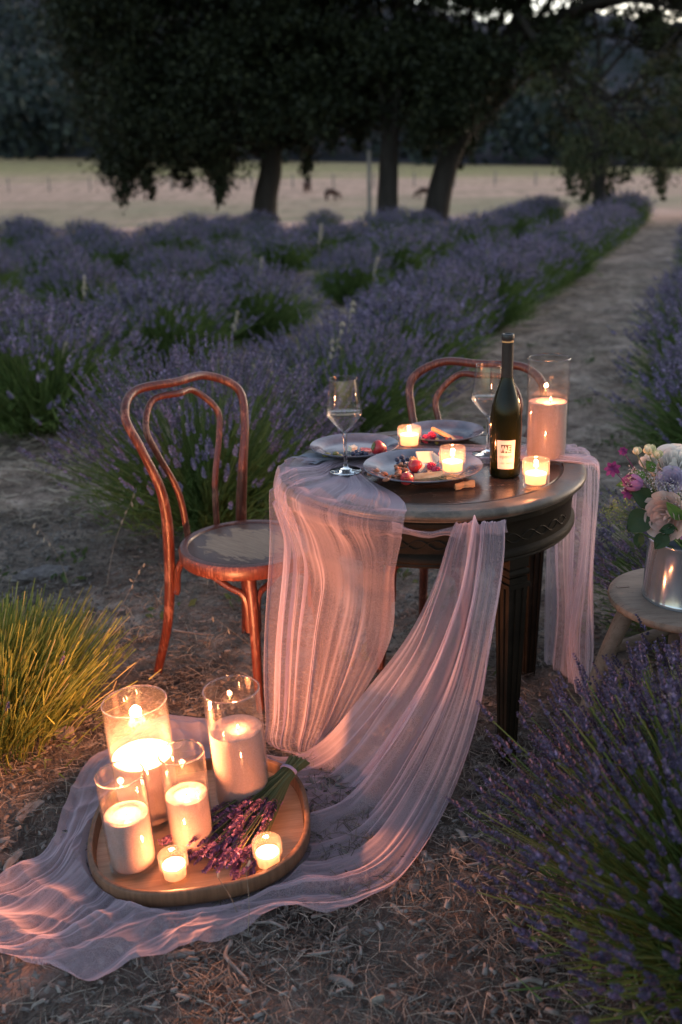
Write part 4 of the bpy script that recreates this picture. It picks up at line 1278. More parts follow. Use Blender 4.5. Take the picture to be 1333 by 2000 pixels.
G[..., 2] = np.where(lying & und, np.minimum(G[..., 2], .012), np.where(lying, np.minimum(G[..., 2], .012+np.clip((dt-1)*.5, 0, 9)), G[..., 2]))
outside_table(G)
hang_part('swag', G)
# C: the thin strand that links the drape and the swag along the apron
railsC = [[aty(770, 1012, 2.262), aty(800, 1028, 2.25), aty(835, 1036, 2.245), aty(870, 1026, 2.25), aty(900, 1016, 2.26)],
          [aty(770, 1022, 2.262), aty(800, 1034, 2.24), aty(835, 1042, 2.235), aty(870, 1034, 2.24), aty(900, 1030, 2.26)],
          [aty(770, 1036, 2.262), aty(800, 1041, 2.25), aty(835, 1047, 2.245), aty(870, 1041, 2.25), aty(900, 1045, 2.26)]]
G = pleats(lerp_rails(railsC, 40, 60), [(3, .004, 2), (7, .002, 4)], lambda U, V: 1+0*U*V, 5)
outside_table(G)
hang_part('strand', G)

# ------------------------------------------------------------------ tray and what stands on it
TILT = Matrix.Translation(TRAY) @ Matrix.Rotation(math.radians(-2.2), 4, 'Y') @ Matrix.Translation(-TRAY)
def tray_loc(px, py, z=None):
    """point on the tilted tray floor seen at this place"""
    n = (TILT.to_3x3() @ Vector((0, 0, 1)))
    o0 = TILT @ (TRAY+Vector((0, 0, .0135)))
    d = CAM_R @ Vector(((px-666.5)/FPX, -(py-1000)/FPX, -1))
    c = Vector((0, 0, CAM_H))
    return c+d*((o0-c).dot(n)/d.dot(n))
def tilted(o, p):
    o.matrix_world = Matrix.Translation(p) @ Matrix.Rotation(math.radians(-2.2), 4, 'Y')
def sq(a, r, e=2.6):
    c, s = math.cos(a), math.sin(a)
    k = (abs(c)**e+abs(s)**e)**(-1/e)
    return Vector((c*k*r*1.0, s*k*r*.985, 0))
tray = empty('wooden_tray', TRAY, 'rounded wooden tray with a raised rim on the tulle, full of candles', 'tray')
tray.matrix_world = Matrix.Translation(TRAY) @ Matrix.Rotation(math.radians(-2.2), 4, 'Y') @ Matrix.Rotation(.12, 4, 'Z')
N = 96
m = MB()
rows = [[sq(2*PI*k/N, q)+Vector((0, 0, .0135)) for k in range(N+1)] for q in (.001, .08, .16, .235, .248)]
m.grid(rows); m.build('tray_floor', M['tray'], tray)
m = MB()
prof = [(.246, .0125), (.249, .018), (.251, .038), (.2525, .041), (.258, .0425), (.2625, .0405), (.2645, .036), (.263, .008), (.257, .0), (.2, -.0005), (.002, -.0005)]
m.grid([[sq(2*PI*k/N, r)+Vector((0, 0, z)) for k in range(N+1)] for r, z in prof])
m.build('tray_rim', M['tray_side'], tray)

def flame_mesh(h=.020, r=.0042):
    m = MB()
    prof = [(0, 0), (r*.55, h*.06), (r*.95, h*.2), (r, h*.32), (r*.82, h*.5), (r*.5, h*.72), (r*.2, h*.9), (0, h)]
    m.lathe(prof, 12)
    return m
def candle_light(parent, p, energy, size=.006):
    l = bpy.data.lights.new('candle_light', 'POINT')
    l.energy = energy*LIGHT_GAIN; l.color = CANDLE; l.shadow_soft_size = size
    o = bpy.data.objects.new('candle_light', l)
    C.objects.link(o); o.parent = parent; o.location = p
    o['kind'] = 'helper'
    return o

def vase(p, R, H, sand, pool, energy, vlabel, clabel, tilt=True, wick_off=(0, 0), flames=1):
    v = MB()
    b = .013
    v.lathe([(R, .0130), (R, H-.0014), (R-.0032, H-.0014), (R-.0032, .0130)], 72)
    o = v.build('glass_vase', M['glass'])
    v = MB(); v.lathe([(R+.0004, H-.0012), (R+.0006, H+.0004), (R-.0006, H+.0016), (R-.0026, H+.0016), (R-.0038, H+.0004), (R-.0036, H-.0012)], 72); v.build('rim', M['solid_glass'], o)
    v = MB(); v.lathe([(0, -.0002), (R-.004, -.0002), (R+.0003, .005), (R+.0003, .0125), (R-.003, .0128), (0, .0126)], 72); v.build('base', M['base_glass'], o)
    tag(o, vlabel, 'vase', 'cylinder vases holding candles')
    c = empty('candle', p, clabel, 'candle', 'sand candles in tall glass vases')
    if tilt: tilted(o, p); tilted(c, p)
    else: o.location = p
    r = R-.0040
    m = MB()
    sd = random.random()*50
    # granulated wax: side, uneven top, hollow round the wick
    wx, wy = wick_off
    rows = []
    zs = [(r*.96, b+.001), (r, b+.005), (r, b+(sand-b)*.3), (r, b+(sand-b)*.6), (r, sand-.004), (r*.985, sand-.001)]
    for q, z in zs: rows.append([Vector((q*math.cos(2*PI*k/64), q*math.sin(2*PI*k/64), z)) for k in range(65)])
    for i in range(1, 13):
        f = 1-i/12
        row = []
        for k in range(65):
            a = 2*PI*(k % 64)/64
            q = r*.985*f
            x, y = q*math.cos(a)*1.0+wx*(1-f), q*math.sin(a)+wy*(1-f)
            d = math.hypot(x-wx, y-wy)
            dip = -.007*max(0, min(1, (pool-d)/.008+.5))
            row.append(Vector((x, y, sand+.0022*mnoise.noise((x*70, y*70, sd))+.0025*mnoise.noise((x*28, y*28, sd))+dip)))
        rows.append(row)
    m.grid(rows); m.build('granulated_wax', M['wax'], c)
    m = MB(); m.lathe([(pool*1.02, sand-.0042), (pool*.6, sand-.0044), (0, sand-.0045)], 32, Matrix.Translation((wx, wy, 0))); m.build('melted_pool', M['melt'], c)
    fl_ = [(0, 0)] if flames == 1 else [(-.012, .006), (.014, -.004), (.002, .016)]
    for fx, fy in fl_:
        m = MB(); m.tube([(wx+fx, wy+fy, sand-.0045), (wx+fx+.0005, wy+fy, sand+.003), (wx+fx+.002, wy+fy, sand+.007)], .0009, 6); m.build('wick', M['wick'], c)
        k = 1.0 if flames == 1 else 2.7
        m = flame_mesh(.0115*k, .0030*k)
        fo = m.build('flame', M['flame'], c); fo.location = (wx+fx+.001, wy+fy, sand+.0015)
    candle_light(c, (wx, wy, sand+(.019 if flames == 1 else .036)), energy, .007 if flames == 1 else .014)
    return o

vase(tray_loc(296, 1590), .0775, .318, .172, .034, 6.6, 'widest glass vase at the back left of the tray', 'brightest candle burning with several flames in the widest vase', flames=3)
vase(tray_loc(477, 1565), .0690, .318, .212, .022, .045, 'tall glass vase at the back right of the tray, almost full of white wax', 'white candle filled highest, beside the lavender bunch', wick_off=(.006, -.006))
vase(tray_loc(263, 1690), .0545, .245, .142, .034, .055, 'slim glass vase at the front left of the tray', 'white candle in the slim front vase, nearest the left rim of the tray')
vase(tray_loc(378, 1648), .0530, .250, .140, .030, .055, 'slim glass vase in the middle of the tray behind the votive', 'white candle in the slim middle vase between the two wide ones')

def votive(p, R, H, wax, energy, vlabel, clabel, tilt=False):
    m = MB()
    n = 72
    def ribbed(r, z, amp): return [Vector(((r+amp*math.cos(36*2*PI*k/n))*math.cos(2*PI*k/n), (r+amp*math.cos(36*2*PI*k/n))*math.sin(2*PI*k/n), z)) for k in range(n)]+[Vector(((r+amp), 0, z))]
    prof = [(.001, .0005, 0), (R*.92, .0005, 0), (R*.98, .003, .0), (R, .008, .0006), (R, H-.006, .0006), (R-.0002, H-.001, 0), (R-.001, H, 0), (R-.0028, H, 0), (R-.0036, H-.002, 0), (R-.0036, .012, 0), (R-.008, .009, 0), (.001, .009, 0)]
    m.grid([ribbed(r, z, a) for r, z, a in prof])
    o = m.build('votive_holder', M['votive'])
    tag(o, vlabel, 'candle holder', 'ribbed glass votives')
    c = empty('votive_candle', p, clabel, 'candle', 'votive candles')
    if tilt: tilted(o, p); tilted(c, p)
    else: o.location = p
    r = R-.0062
    m = MB(); m.lathe([(0, .0105), (r*.94, .0105), (r*.96, .02), (r, wax-.002), (r*.98, wax), (r*.9, wax-.0015), (r*.4, wax-.002), (0, wax-.002)], 36)
    m.build('wax', M['votive_wax'], c)
    m = MB(); m.tube([(0, 0, wax-.003), (.0005, 0, wax+.004), (.0015, 0, wax+.006)], .0008, 6); m.build('wick', M['wick'], c)
    fo = flame_mesh(.013, .0034).build('flame', M['flame'], c); fo.location = (.0008, 0, wax)
    candle_light(c, (0, 0, wax+.009), energy, .006)
votive(tray_loc(344, 1716), .0325, .068, .040, .40, 'ribbed votive glass at the front of the tray, left of the lavender bunch', 'small votive candle burning at the front left of the tray', True)
votive(tray_loc(526, 1692), .0330, .070, .040, .40, 'ribbed votive glass at the right of the tray beside the lavender heads', 'small votive candle burning at the right of the tray', True)

# tied bunch of lavender on the tray
def lav_bunch():
    a, b = tray_loc(588, 1525)+Vector((0, 0, .060)), tray_loc(400, 1690)+Vector((0, 0, .012))
    root = empty('lavender_bunch', tray_loc(520, 1600), 'tied bunch of purple lavender lying across the tray rim', 'lavender bunch')
    o0 = root.location
    ax = (b-a).normalized()
    sd = ax.cross(Vector((0, 0, 1))).normalized(); up = sd.cross(ax)
    L = (b-a).length
    rng = random.Random(3)
    stm = MB(); stm2 = MB()
    for i in range(210):
        ang = rng.uniform(0, 6.28); rr = math.sqrt(rng.random())
        x, y = math.cos(ang)*rr, math.sin(ang)*rr
        ln = rng.uniform(.36, 1.0)*L
        def q(t):
            w0 = .016+.010*max(0, (.12-t)/.12)
            w = w0 if t < .16 else .016+(t-.16)*.105
            p = a+ax*(t*L)+sd*x*w*1.25+up*(y*w*.42+.010*max(0, .35-t))
            fl_ = tray_loc(0, 0) if False else None
            base = (o0.z+.006)
            p.z = max(p.z, base+abs(y)*.012)
            return p
        P = [q(0), q(.1), q(.2), q(min(.45, ln/L*.8)), q(ln/L)]
        stm.tube([p-o0 for p in P], .0012, 4, cap=True)
        tip = P[-1]-o0; d = (P[-1]-P[-2]).normalized()
        d = (d+Vector((rng.uniform(-.25, .25), rng.uniform(-.25, .25), rng.uniform(-.05, .15)))).normalized()
        sp = link('flower_spike', DRY[i % 4], root)
        sp.matrix_local = Matrix.Translation(tip) @ d.to_track_quat('Z', 'Y').to_matrix().to_4x4() @ Matrix.Scale(rng.uniform(.9, 1.3), 4)
    o = stm.build('stems', M['cut_stem'], root); o['kind'] = 'stuff'
    tb = MB()
    for k in range(3):
        c = a+ax*(.118*L+.003*k)-o0+up*.007
        tb.tube([c+sd*math.cos(2*PI*j/24)*.0235+up*math.sin(2*PI*j/24)*.013 for j in range(25)], .0013, 6, cap=False)
    tb.build('twine', M['twine'], root)
def dry_spike(seed):
    rng = np.random.default_rng(seed)
    V, F = spikes_np(rng, np.zeros((1, 3)), np.array([[0, 0, 1.0]]), .045, .0080, 8, 6)
    return np_mesh('flower_spike', V, F, M['lav_dry'])
DRY = [dry_spike(400+i) for i in range(4)]
lav_bunch()

# ------------------------------------------------------------------ on the table
ON = TZ+.001
CL = TZ+.010
def wine_glass(p, level, label):
    root = empty('wine_glass', p, label, 'wine glass', 'stemmed wine glasses on the table')
    root.scale = (1.15, 1.15, 1.17)
    m = MB()
    m.lathe([(0, .0), (.036, .0), (.0375, .0012), (.036, .0024), (.015, .0045), (.006, .009), (.0042, .016), (.0036, .05), (.0038, .075), (.0055, .088), (.0035, .0915), (0, .092)], 40)
    m.build('stem', M['solid_glass'], root)
    m = MB()
    m.lathe([(.0, .0915), (.006, .0925), (.020, .106), (.035, .124), (.0405, .1325), (.0415, .137), (.040, .152), (.0345, .196), (.0322, .2145), (.0310, .2145), (.0333, .196), (.0388, .152), (.0403, .137), (.0392, .1335), (.034, .1255), (.019, .108), (.005, .0955), (0, .0945)], 56)
    m.build('bowl', M['goblet'], root)
    m = MB(); m.lathe([(.0322, .2145), (.0323, .2152), (.0316, .2158), (.0309, .2152), (.0310, .2145)], 56); m.build('rim', M['solid_glass'], root)
    m = MB()
    m.lathe([(0, .0952), (.0045, .096), (.0185, .1085), (.0336, .126), (.0389, .134), (.0398, .137), (.0392, level), (.0380, level-.0008), (0, level-.001)], 48)
    m.build('wine', M['wine'], root)
wine_glass(at(676, 920, CL), .140, 'stemmed glass with a little pale wine at the left of the table')
wine_glass(at(953, 886, CL), .140, 'stemmed glass with white wine standing behind the bottle')

def plate(c, R, label, rz=0):
    m = MB()
    prof = [(0, .003), (R*.60, .003), (R*.66, .0045), (R*.72, .010), (R*.80, .0155), (R*.96, .0225), (R*.992, .0235), (R, .0222), (R*.99, .0195), (R*.82, .0115), (R*.70, .004), (R*.62, .0), (0, .0)]
    prof = [(0, .0045), (R*.60, .0045), (R*.70, .0060), (R*.755, .0105), (R*.80, .0150), (R*.96, .0215), (R*.992, .0225), (R, .0212), (R*.99, .0185), (R*.82, .0095), (R*.72, .0012), (R*.66, .0), (0, .0)]
    m.lathe(prof, 80)
    o = m.build('plate', M['plate']); o.location = c
    tag(o, label, 'plate', 'grey stoneware plates')
    return o
PF, PL_, PB = at(826, 922, CL+.004), at(693, 882, CL), at(866, 853, CL)
plate(PF, .158, 'large grey stoneware plate of fruit and cheese at the front of the table')
plate(PL_, .128, 'grey stoneware plate with one strawberry at the rear left')
plate(PB, .122, 'grey stoneware plate with a breadstick at the back of the table')
# folded napkin below the rear left plate
nk = MB()
nk.grid([[Vector((x*.075+.012*math.sin(y*5), y*.05, .0012+.0016*math.sin(x*9+y*4)+.0012*k)) for y in np.linspace(-1, 1, 14)] for k, x in [(0, q) for q in np.linspace(-1, 1, 16)]])
nk.grid([[Vector((x*.07+.012*math.sin(y*5)+.004, y*.046, .004+.0016*math.sin(x*8+y*5))) for y in np.linspace(-1, 1, 14)] for x in np.linspace(-1, 1, 16)])
M['napkin'] = simple('grey_linen', (0.20, 0.21, 0.24), (0.27, 0.28, 0.32), 200, 0.9, .3)
o = nk.build('napkin', M['napkin']); o.location = at(638, 892, TZ+.006); o.rotation_euler = (0, 0, .5)
tag(o, 'folded grey linen napkin peeping out under the rear left plate', 'napkin')

votive(at(800, 874, CL), .0335, .062, .040, .26, 'ribbed votive glass between the two rear plates', 'votive candle burning at the back of the table between the plates')
votive(at(884, 925, PF.z+.005), .0330, .072, .034, .28, 'ribbed votive glass standing on the front plate', 'votive candle burning on the front plate')
votive(at(1046, 950, ON), .0335, .072, .036, .40, 'ribbed votive glass on the bare tabletop beside the bottle', 'votive candle burning beside the bottle at the right of the table')
vase(at(1066, 898, ON+.004), .0560, .282, .165, .034, .10, 'tall glass vase at the right of the table', 'white candle in the tall vase on the table behind the bottle', tilt=False, wick_off=(.006, -.004))

# bottle
def bottle(p):
    root = empty('wine_bottle', p, 'dark glass wine bottle with a cream label beside the tall vase', 'bottle')
    root.scale = (1, 1, 1.035)
    m = MB()
    prof = [(0, .006), (.030, .0), (.037, .0), (.0395, .003), (.0400, .010), (.0400, .055), (.0402, .090), (.0412, .118), (.0415, .135), (.0405, .155), (.0370, .180), (.0310, .203), (.0230, .226), (.0180, .242), (.0155, .254), (.0148, .262), (.0146, .270)]
    m.lathe(prof, 64); m.build('glass', M['bottle'], root)
    m = MB(); m.lathe([(.0152, .243), (.0157, .2535), (.0152, .262), (.0147, .330), (.0147, .338)], 48)
    m.mi = 0
    m.build('capsule', M['foil'], root)
    m = MB(); m.lathe([(.0147, .3385), (.0150, .3395), (.0150, .3410), (.0147, .342)], 48); m.build('gold_band', M['gold'], root)
    m = MB(); m.lathe([(.0147, .3425), (.0162, .344), (.0165, .350), (.0162, .356), (.0150, .3585), (.011, .3585), (.0095, .3565), (0, .3560)], 48); m.build('bottle_lip', M['foil'], root)
    # label wrapped on the glass, facing the camera
    face = math.atan2(-p.y, -p.x)+.06
    def bend(u, z, r): a = face+u/.0402; return Vector((math.cos(a)*r, math.sin(a)*r, z))
    m = MB()
    nu = 18
    m.grid([[bend(-.0245*(.88+.12*(z-.028)/.075)+.049*(.88+.12*(z-.028)/.075)*i/nu, z, r_) for z, r_ in ((.026, .0404), (.05, .0404), (.075, .0405), (.100, .0410))] for i in range(nu+1)])
    lab = m.build('label', M['label'], root)
    def text(s_, size, u0, z0, name, mat, dr, bold=0.0, sx=1.0):
        cu = bpy.data.curves.new('text', 'FONT')
        cu.body = s_; cu.size = size; cu.align_x = 'CENTER'; cu.offset = bold; cu.resolution_u = 3
        ob = bpy.data.objects.new('text', cu); C.objects.link(ob)
        dg = bpy.context.evaluated_depsgraph_get(); dg.update()
        me = bpy.data.meshes.new_from_object(ob.evaluated_get(dg))
        bpy.data.objects.remove(ob); bpy.data.curves.remove(cu)
        bm = bmesh.new(); bm.from_mesh(me)
        bmesh.ops.triangulate(bm, faces=bm.faces)
        bmesh.ops.subdivide_edges(bm, edges=[e for e in bm.edges if e.calc_length() > .003], cuts=1)
        for v_ in bm.verts:
            v_.co = bend(u0+v_.co.x*sx, z0+v_.co.y, .0404+dr+max(0, (z0-.075))*.024)
        bm.to_mesh(me); bm.free(); me.materials.clear(); me.materials.append(mat); me.name = name
        link(name, me, lab)
    m = MB()
    m.grid([[bend(-.0135+.027*i/10, z, .0409) for z in (.068, .089)] for i in range(11)]); m.build('logo_block', M['ink'], lab)
    text('W', .0215, -.0078, .0715, 'logo_letter', M['label'], .0011, .0006, .62)
    text('A', .0215, .0004, .0690, 'logo_letter', M['label'], .0011, .0006, .62)
    text('E', .0215, .0080, .0715, 'logo_letter', M['label'], .0011, .0006, .62)
    text('epoch', .0135, 0, .0545, 'name_lettering', M['ink_grey'], .0006)
    text('2021', .0050, -.0085, .0395, 'small_lettering', M['ink_grey'], .0006)
    text('WHITE', .0050, .0085, .0395, 'small_lettering', M['ink_grey'], .0006)
bottle(at(986, 927, ON+.001))

# ------------------------------------------------------------------ food
M['strawberry'] = simple('strawberry_skin', (0.42, 0.02, 0.03), (0.55, 0.05, 0.05), 40, .3, .2)
M['straw_leaf'] = simple('strawberry_leaf', (0.10, 0.14, 0.04), (0.22, 0.20, 0.08), 40, .6)
M['pip'] = simple('strawberry_pip', (0.55, 0.40, 0.15), (0.65, 0.5, 0.2), 40, .5)
M['raspberry'] = simple('raspberry', (0.50, 0.02, 0.07), (0.66, 0.05, 0.12), 60, .4, .2)
M['blueberry'] = simple('blueberry', (0.022, 0.022, 0.05), (0.06, 0.06, 0.11), 60, .4, .1)
M['almond'] = simple('almond', (0.20, 0.07, 0.035), (0.36, 0.15, 0.08), 90, .6, .4, stretch=(1, 1, 4))
M['cheese'] = simple('pale_cheese', (0.70, 0.60, 0.42), (0.78, 0.70, 0.54), 30, .5, .2)
M['blue_cheese'] = simple('blue_cheese', (0.30, 0.34, 0.34), (0.74, 0.70, 0.60), 50, .5, .4, lo=.38, hi=.5)
M['crust'] = simple('breadcrust', (0.50, 0.26, 0.10), (0.68, 0.46, 0.24), 40, .7, .4)
M['walnut'] = simple('walnut', (0.42, 0.20, 0.06), (0.62, 0.36, 0.13), 60, .6, .6)
M['olive'] = simple('green_olive', (0.12, 0.13, 0.03), (0.22, 0.20, 0.06), 40, .25)
M['meat'] = simple('cured_meat', (0.30, 0.05, 0.05), (0.60, 0.26, 0.22), 30, .45, .2, lo=.45, hi=.6)
M['dryleaf'] = simple('dry_leaf', (0.42, 0.20, 0.08), (0.55, 0.30, 0.14), 50, .7, .4)
M['sprig'] = leafy('herb_sprig', [(0, (.10, .12, .06)), (1, (.24, .25, .15))], .2)

def strawberry(p, r, lean, az, label):
    root = empty('strawberry', p, label, 'strawberry', 'strawberries')
    root.rotation_euler = (0, lean, az)
    m = MB()
    prof = [(0, -r*1.05), (r*.35, -r*.95), (r*.68, -r*.5), (r*.95, r*.1), (r*.98, r*.45), (r*.75, r*.75), (r*.3, r*.82), (0, r*.78)]
    P = spline([(a, 0, b) for a, b in prof], 3)
    m.lathe([(max(q.x, 0), q.z) for q in P], 24); m.build('flesh', M['strawberry'], root)
    m = MB()
    for i in range(46):
        z = -.8+1.4*((i*.618) % 1); a = i*2.399
        k = np.interp(z, [-.95, -.5, .1, .6], [.36, .68, .955, .88])*1.005
        m.blob((r*k*math.cos(a), r*k*math.sin(a), r*z), (r*.04, r*.04, r*.06), 5, 4)
    m.build('pips', M['pip'], root)
    m = MB()
    for i in range(8):
        a = i*PI/4
        d = Vector((math.cos(a), math.sin(a), 0)); s = Vector((-d.y, d.x, 0))
        m.grid([[Vector((0, 0, r*.80))+d*r*.75*t_+s*w*r*.22*math.sin(PI*min(t_+.15, 1))+Vector((0, 0, r*(.16*math.sin(t_*3)-.05*abs(w)))) for w in (-1, 0, 1)] for t_ in (0, .3, .6, .85, 1.0)])
    m.build('calyx', M['straw_leaf'], root)

def raspberry(p, r, label):
    m = MB()
    for i in range(34):
        z = 1-2*(i+.5)/34; a = i*2.399; k = math.sqrt(1-z*z)
        m.blob((r*.8*k*math.cos(a), r*.8*k*math.sin(a), r*.95*z), (r*.27,)*3, 6, 5)
    o = m.build('raspberry', M['raspberry']); o.location = p
    o.rotation_euler = (random.uniform(0, 3), random.uniform(0, 3), 0)
    tag(o, label, 'raspberry', 'raspberries on the plates')
def ball(name, p, rad, mat, label, cat, group, jit=.08, rot=None, fn=None):
    m = MB(); m.blob((0, 0, 0), rad, 14, 9, jit, None, fn)
    o = m.build(name, M[mat]); o.location = p
    o.rotation_euler = rot or (random.uniform(-.5, .5), random.uniform(-.5, .5), random.uniform(0, 6))
    tag(o, label, cat, group)
    return o
def slab(name, p, size, rot, mat, label, cat, group=None, rough=.1):
    m = MB()
    nx, ny = 9, 5
    lx, ly, lz = size
    sd = random.random()*30
    def f(i, j, s_):
        x, y = (i/(nx-1)-.5), (j/(ny-1)-.5)
        k = 1+rough*mnoise.noise((x*4, y*4, sd))
        return Vector((x*lx*k, y*ly*k*(1-.25*abs(x)*rough*4), s_*lz*.5+lz*rough*mnoise.noise((x*5, y*5, sd+3))))
    T_ = [[f(i, j, 1) for j in range(ny)] for i in range(nx)]; B_ = [[f(i, j, -1) for j in range(ny)] for i in range(nx)]
    m.grid(T_); m.grid([r[::-1] for r in B_])
    ring = lambda G_: [G_[i][0] for i in range(nx)]+[G_[-1][j] for j in range(1, ny)]+[G_[i][-1] for i in range(nx-2, -1, -1)]+[G_[0][j] for j in range(ny-2, -1, -1)]
    m.grid([ring(T_), ring(B_)])
    o = m.build(name, M[mat], sharp=.7); o.location = p; o.rotation_euler = rot
    tag(o, label, cat, group)
zf = PF.z+.0045
strawberry(at(794, 936, zf+.012)+Vector((0, 0, .004)), .0175, 2.3, 1.2, 'ripe strawberry lying at the front rim of the front plate')
strawberry(at(812, 912, zf+.014)+Vector((0, 0, .004)), .0185, 2.0, 2.6, 'strawberry showing its leafy top, behind the front one')
strawberry(at(741, 875, PL_.z+.022), .0215, -1.2, .3, 'large strawberry on the rear left plate')
rng = random.Random(9)
for i in range(22):
    x, y = 762+rng.gauss(0, 18), 926+rng.gauss(0, 7)+i*.1
    if i > 12: x, y = 778+rng.gauss(0, 12), 912+rng.gauss(0, 6)
    ball('almond', at(x, y, zf+.006+.006*(i % 3)), (.0115, .0065, .0048), 'almond', 'brown almond in the heap at the left of the front plate', 'almond', 'almonds heaped on the front plate', .08, (rng.uniform(-.4, .4), rng.uniform(-.4, .4), rng.uniform(0, 6)), lambda d: 1-.18*max(0, d.x))
for i, (x, y, dz) in enumerate([(779, 906, .006), (788, 900, .006), (797, 897, .008), (785, 893, .018), (793, 908, .006), (776, 898, .014), (803, 904, .006)]):
    ball('blueberry', at(x, y, zf+dz), (.0068, .0068, .0062), 'blueberry', 'dark blueberry in the cluster at the back of the front plate', 'blueberry', 'blueberries on the front plate', .02)
for i, (x, y) in enumerate([(690, 886), (697, 883), (703, 886), (708, 884), (698, 889), (715, 887)]):
    ball('blueberry', at(x, y, PL_.z+.011), (.0070, .0070, .0064), 'blueberry', 'dark blueberry beside the big strawberry on the rear left plate', 'blueberry', 'blueberries on the rear left plate', .02)
for x, y in [(862, 846), (870, 851), (880, 858)]:
    ball('blueberry', at(x, y, PB.z+.011), (.0075, .0075, .007), 'blueberry', 'dark blueberry by the breadstick on the back plate', 'blueberry', 'blueberries on the back plate', .02)
raspberry(at(843, 912, zf+.012)+Vector((0, 0, .002)), .0115, 'raspberry at the left of the pair on the front plate')
raspberry(at(853, 919, zf+.010), .0115, 'raspberry at the right of the pair on the front plate')
raspberry(at(832, 857, PB.z+.013), .0125, 'raspberry nearest the rear votive on the back plate')
raspberry(at(844, 851, PB.z+.015), .0125, 'raspberry next to the breadstick on the back plate')
ball('walnut', at(808, 899, zf+.020), (.017, .011, .009), 'walnut', 'golden walnut half on top of the cheese on the front plate', 'walnut', None, .5)
slab('cheese_slice', at(832, 893, zf+.022), (.055, .034, .004), (.9, .15, .5), 'cheese', 'thin pale cheese slice standing at the back of the front plate', 'cheese')
slab('cheese_slice', at(846, 897, zf+.012), (.050, .030, .004), (.5, -.1, .9), 'cheese', 'pale cheese slice behind the raspberries on the front plate', 'cheese')
slab('blue_cheese', at(823, 913, zf+.010), (.030, .022, .020), (.1, .1, .6), 'blue_cheese', 'crumbly wedge of blue cheese in the middle of the front plate', 'cheese', None, .2)
slab('toast_slice', at(838, 930, zf+.009), (.075, .030, .007), (.25, -.12, -.15), 'crust', 'golden toast slice at the front of the front plate', 'toast')
slab('ham_slice', at(864, 896, zf+.020), (.050, .022, .004), (1.1, .6, 1.2), 'meat', 'rolled slice of cured ham leaning on the votive', 'ham', None, .3)
slab('ham_slice', at(888, 856, PB.z+.012), (.050, .022, .005), (.3, .1, -.2), 'meat', 'slice of cured meat on the back plate', 'ham', None, .4)
m = MB(); m.tube(spline([(-.046, 0, .004), (-.02, .002, .002), (.02, 0, 0), (.046, .001, -.006)], 5), [.006, .007, .0072, .007, .0068, .007, .0072, .0072, .007, .0068, .007, .007, .0068, .0066, .0062, .005], 10)
o = m.build('breadstick', M['crust']); o.location = at(868, 849, PB.z+.020); o.rotation_euler = (0, .18, -.75)
tag(o, 'golden breadstick lying across the back plate', 'breadstick')
for i, (x, y, l) in enumerate([(638, 888, 'long green pickle at the left of the rear left plate'), (656, 886, 'green olive in the middle of the rear left plate'), (664, 891, 'green olive nearest the wine glass on the rear left plate')]):
    ball('olive' if i else 'pickle', at(x, y, PL_.z+.010), (.013 if i == 0 else .009, .0068, .0066), 'olive', l, 'olive' if i else 'pickle', 'olives and pickles on the rear left plate', .05, (0, 0, .3))
ball('olive', at(854, 862, PB.z+.011), (.0085, .007, .0105), 'olive', 'green olive at the front of the back plate', 'olive', None, .05)
slab('cheese_cube', at(689, 876, PL_.z+.014), (.024, .016, .014), (.2, .1, .8), 'cheese', 'small pale cube of cheese on the rear left plate', 'cheese', None, .15)
slab('ham_slice', at(716, 879, PL_.z+.010), (.035, .020, .004), (.3, .2, .3), 'meat', 'slice of cured meat beside the large strawberry', 'ham', None, .4)
# herb sprig on the front plate rim
sp = MB()
rgs = random.Random(4)
for i in range(26):
    x0 = 840+rgs.random()*60
    a = at(x0, 938-(x0-840)*.12+rgs.uniform(-4, 4), zf+.012); b = at(x0+rgs.uniform(15, 38), 934-(x0-840)*.10+rgs.uniform(-9, 7), zf+.013+rgs.random()*.012)
    sp.tube([a, a.lerp(b, .5)+Vector((0, 0, .004)), b], [.0008, .0007, .0004], 4)
o = sp.build('herb_sprig', M['sprig']); tag(o, 'dry herb sprig lying along the front rim of the front plate', 'herb')
bark_piece('dry_leaf', 905, 956, .055, .016, .35, 'curled orange dry leaf on the tabletop below the bottle', 'leaf', 'dryleaf', curl=.9)
bpy.context.view_layer.update()
lf = [o for o in C.objects if o.name.startswith('dry_leaf')][-1]
q = at(908, 952, TZ+.004); lf.location = q

# ------------------------------------------------------------------ stool with the bouquet
SC = at(1345, 1158, .45)
stool = empty('wooden_stool', (SC.x, SC.y, 0), 'weathered round wooden stool at the right edge under the bucket', 'stool')
m = MB(); SR = .205
prof = [(0, .413), (.16, .413), (.188, .416), (.201, .424), (SR, .434), (.203, .443), (.192, .449), (.180, .450), (0, .4502)]
m.lathe(prof, 64); m.build('seat', M['stool'], stool)
m = MB(); m.box((-.158, .052, .4506), (.034, .010, .0016), Matrix.Rotation(.1, 3, 'Z')); m.build('tenon', M['tray_side'], stool)
foot = []
for a in (165, 255, 345, 75):
    r_ = math.radians(a)
    d = Vector((math.cos(r_), math.sin(r_), 0))
    P = [d*.140+Vector((0, 0, .418)), d*.200+Vector((0, 0, .24)), d*.262]
    m = MB(); m.tube(spline(P, 5), [.024]*3+[.023]*5+[.021]*3, 12); m.build('leg', M['stool'], stool)
    foot.append(d)
for i in range(4):
    a, b = foot[i]*.208+Vector((0, 0, .225+.03*(i % 2))), foot[(i+1) % 4]*.208+Vector((0, 0, .225+.03*(i % 2)))
    m = MB(); m.tube([a, a.lerp(b, .3), a.lerp(b, .7), b], [.012, .016, .016, .012], 10); m.build('stretcher', M['stool'], stool)
BC = at(1343, 1163, .4503)
bucket = empty('metal_bucket', (BC.x, BC.y, .4505), 'round galvanized metal bucket holding the bouquet on the stool', 'bucket')
m = MB()
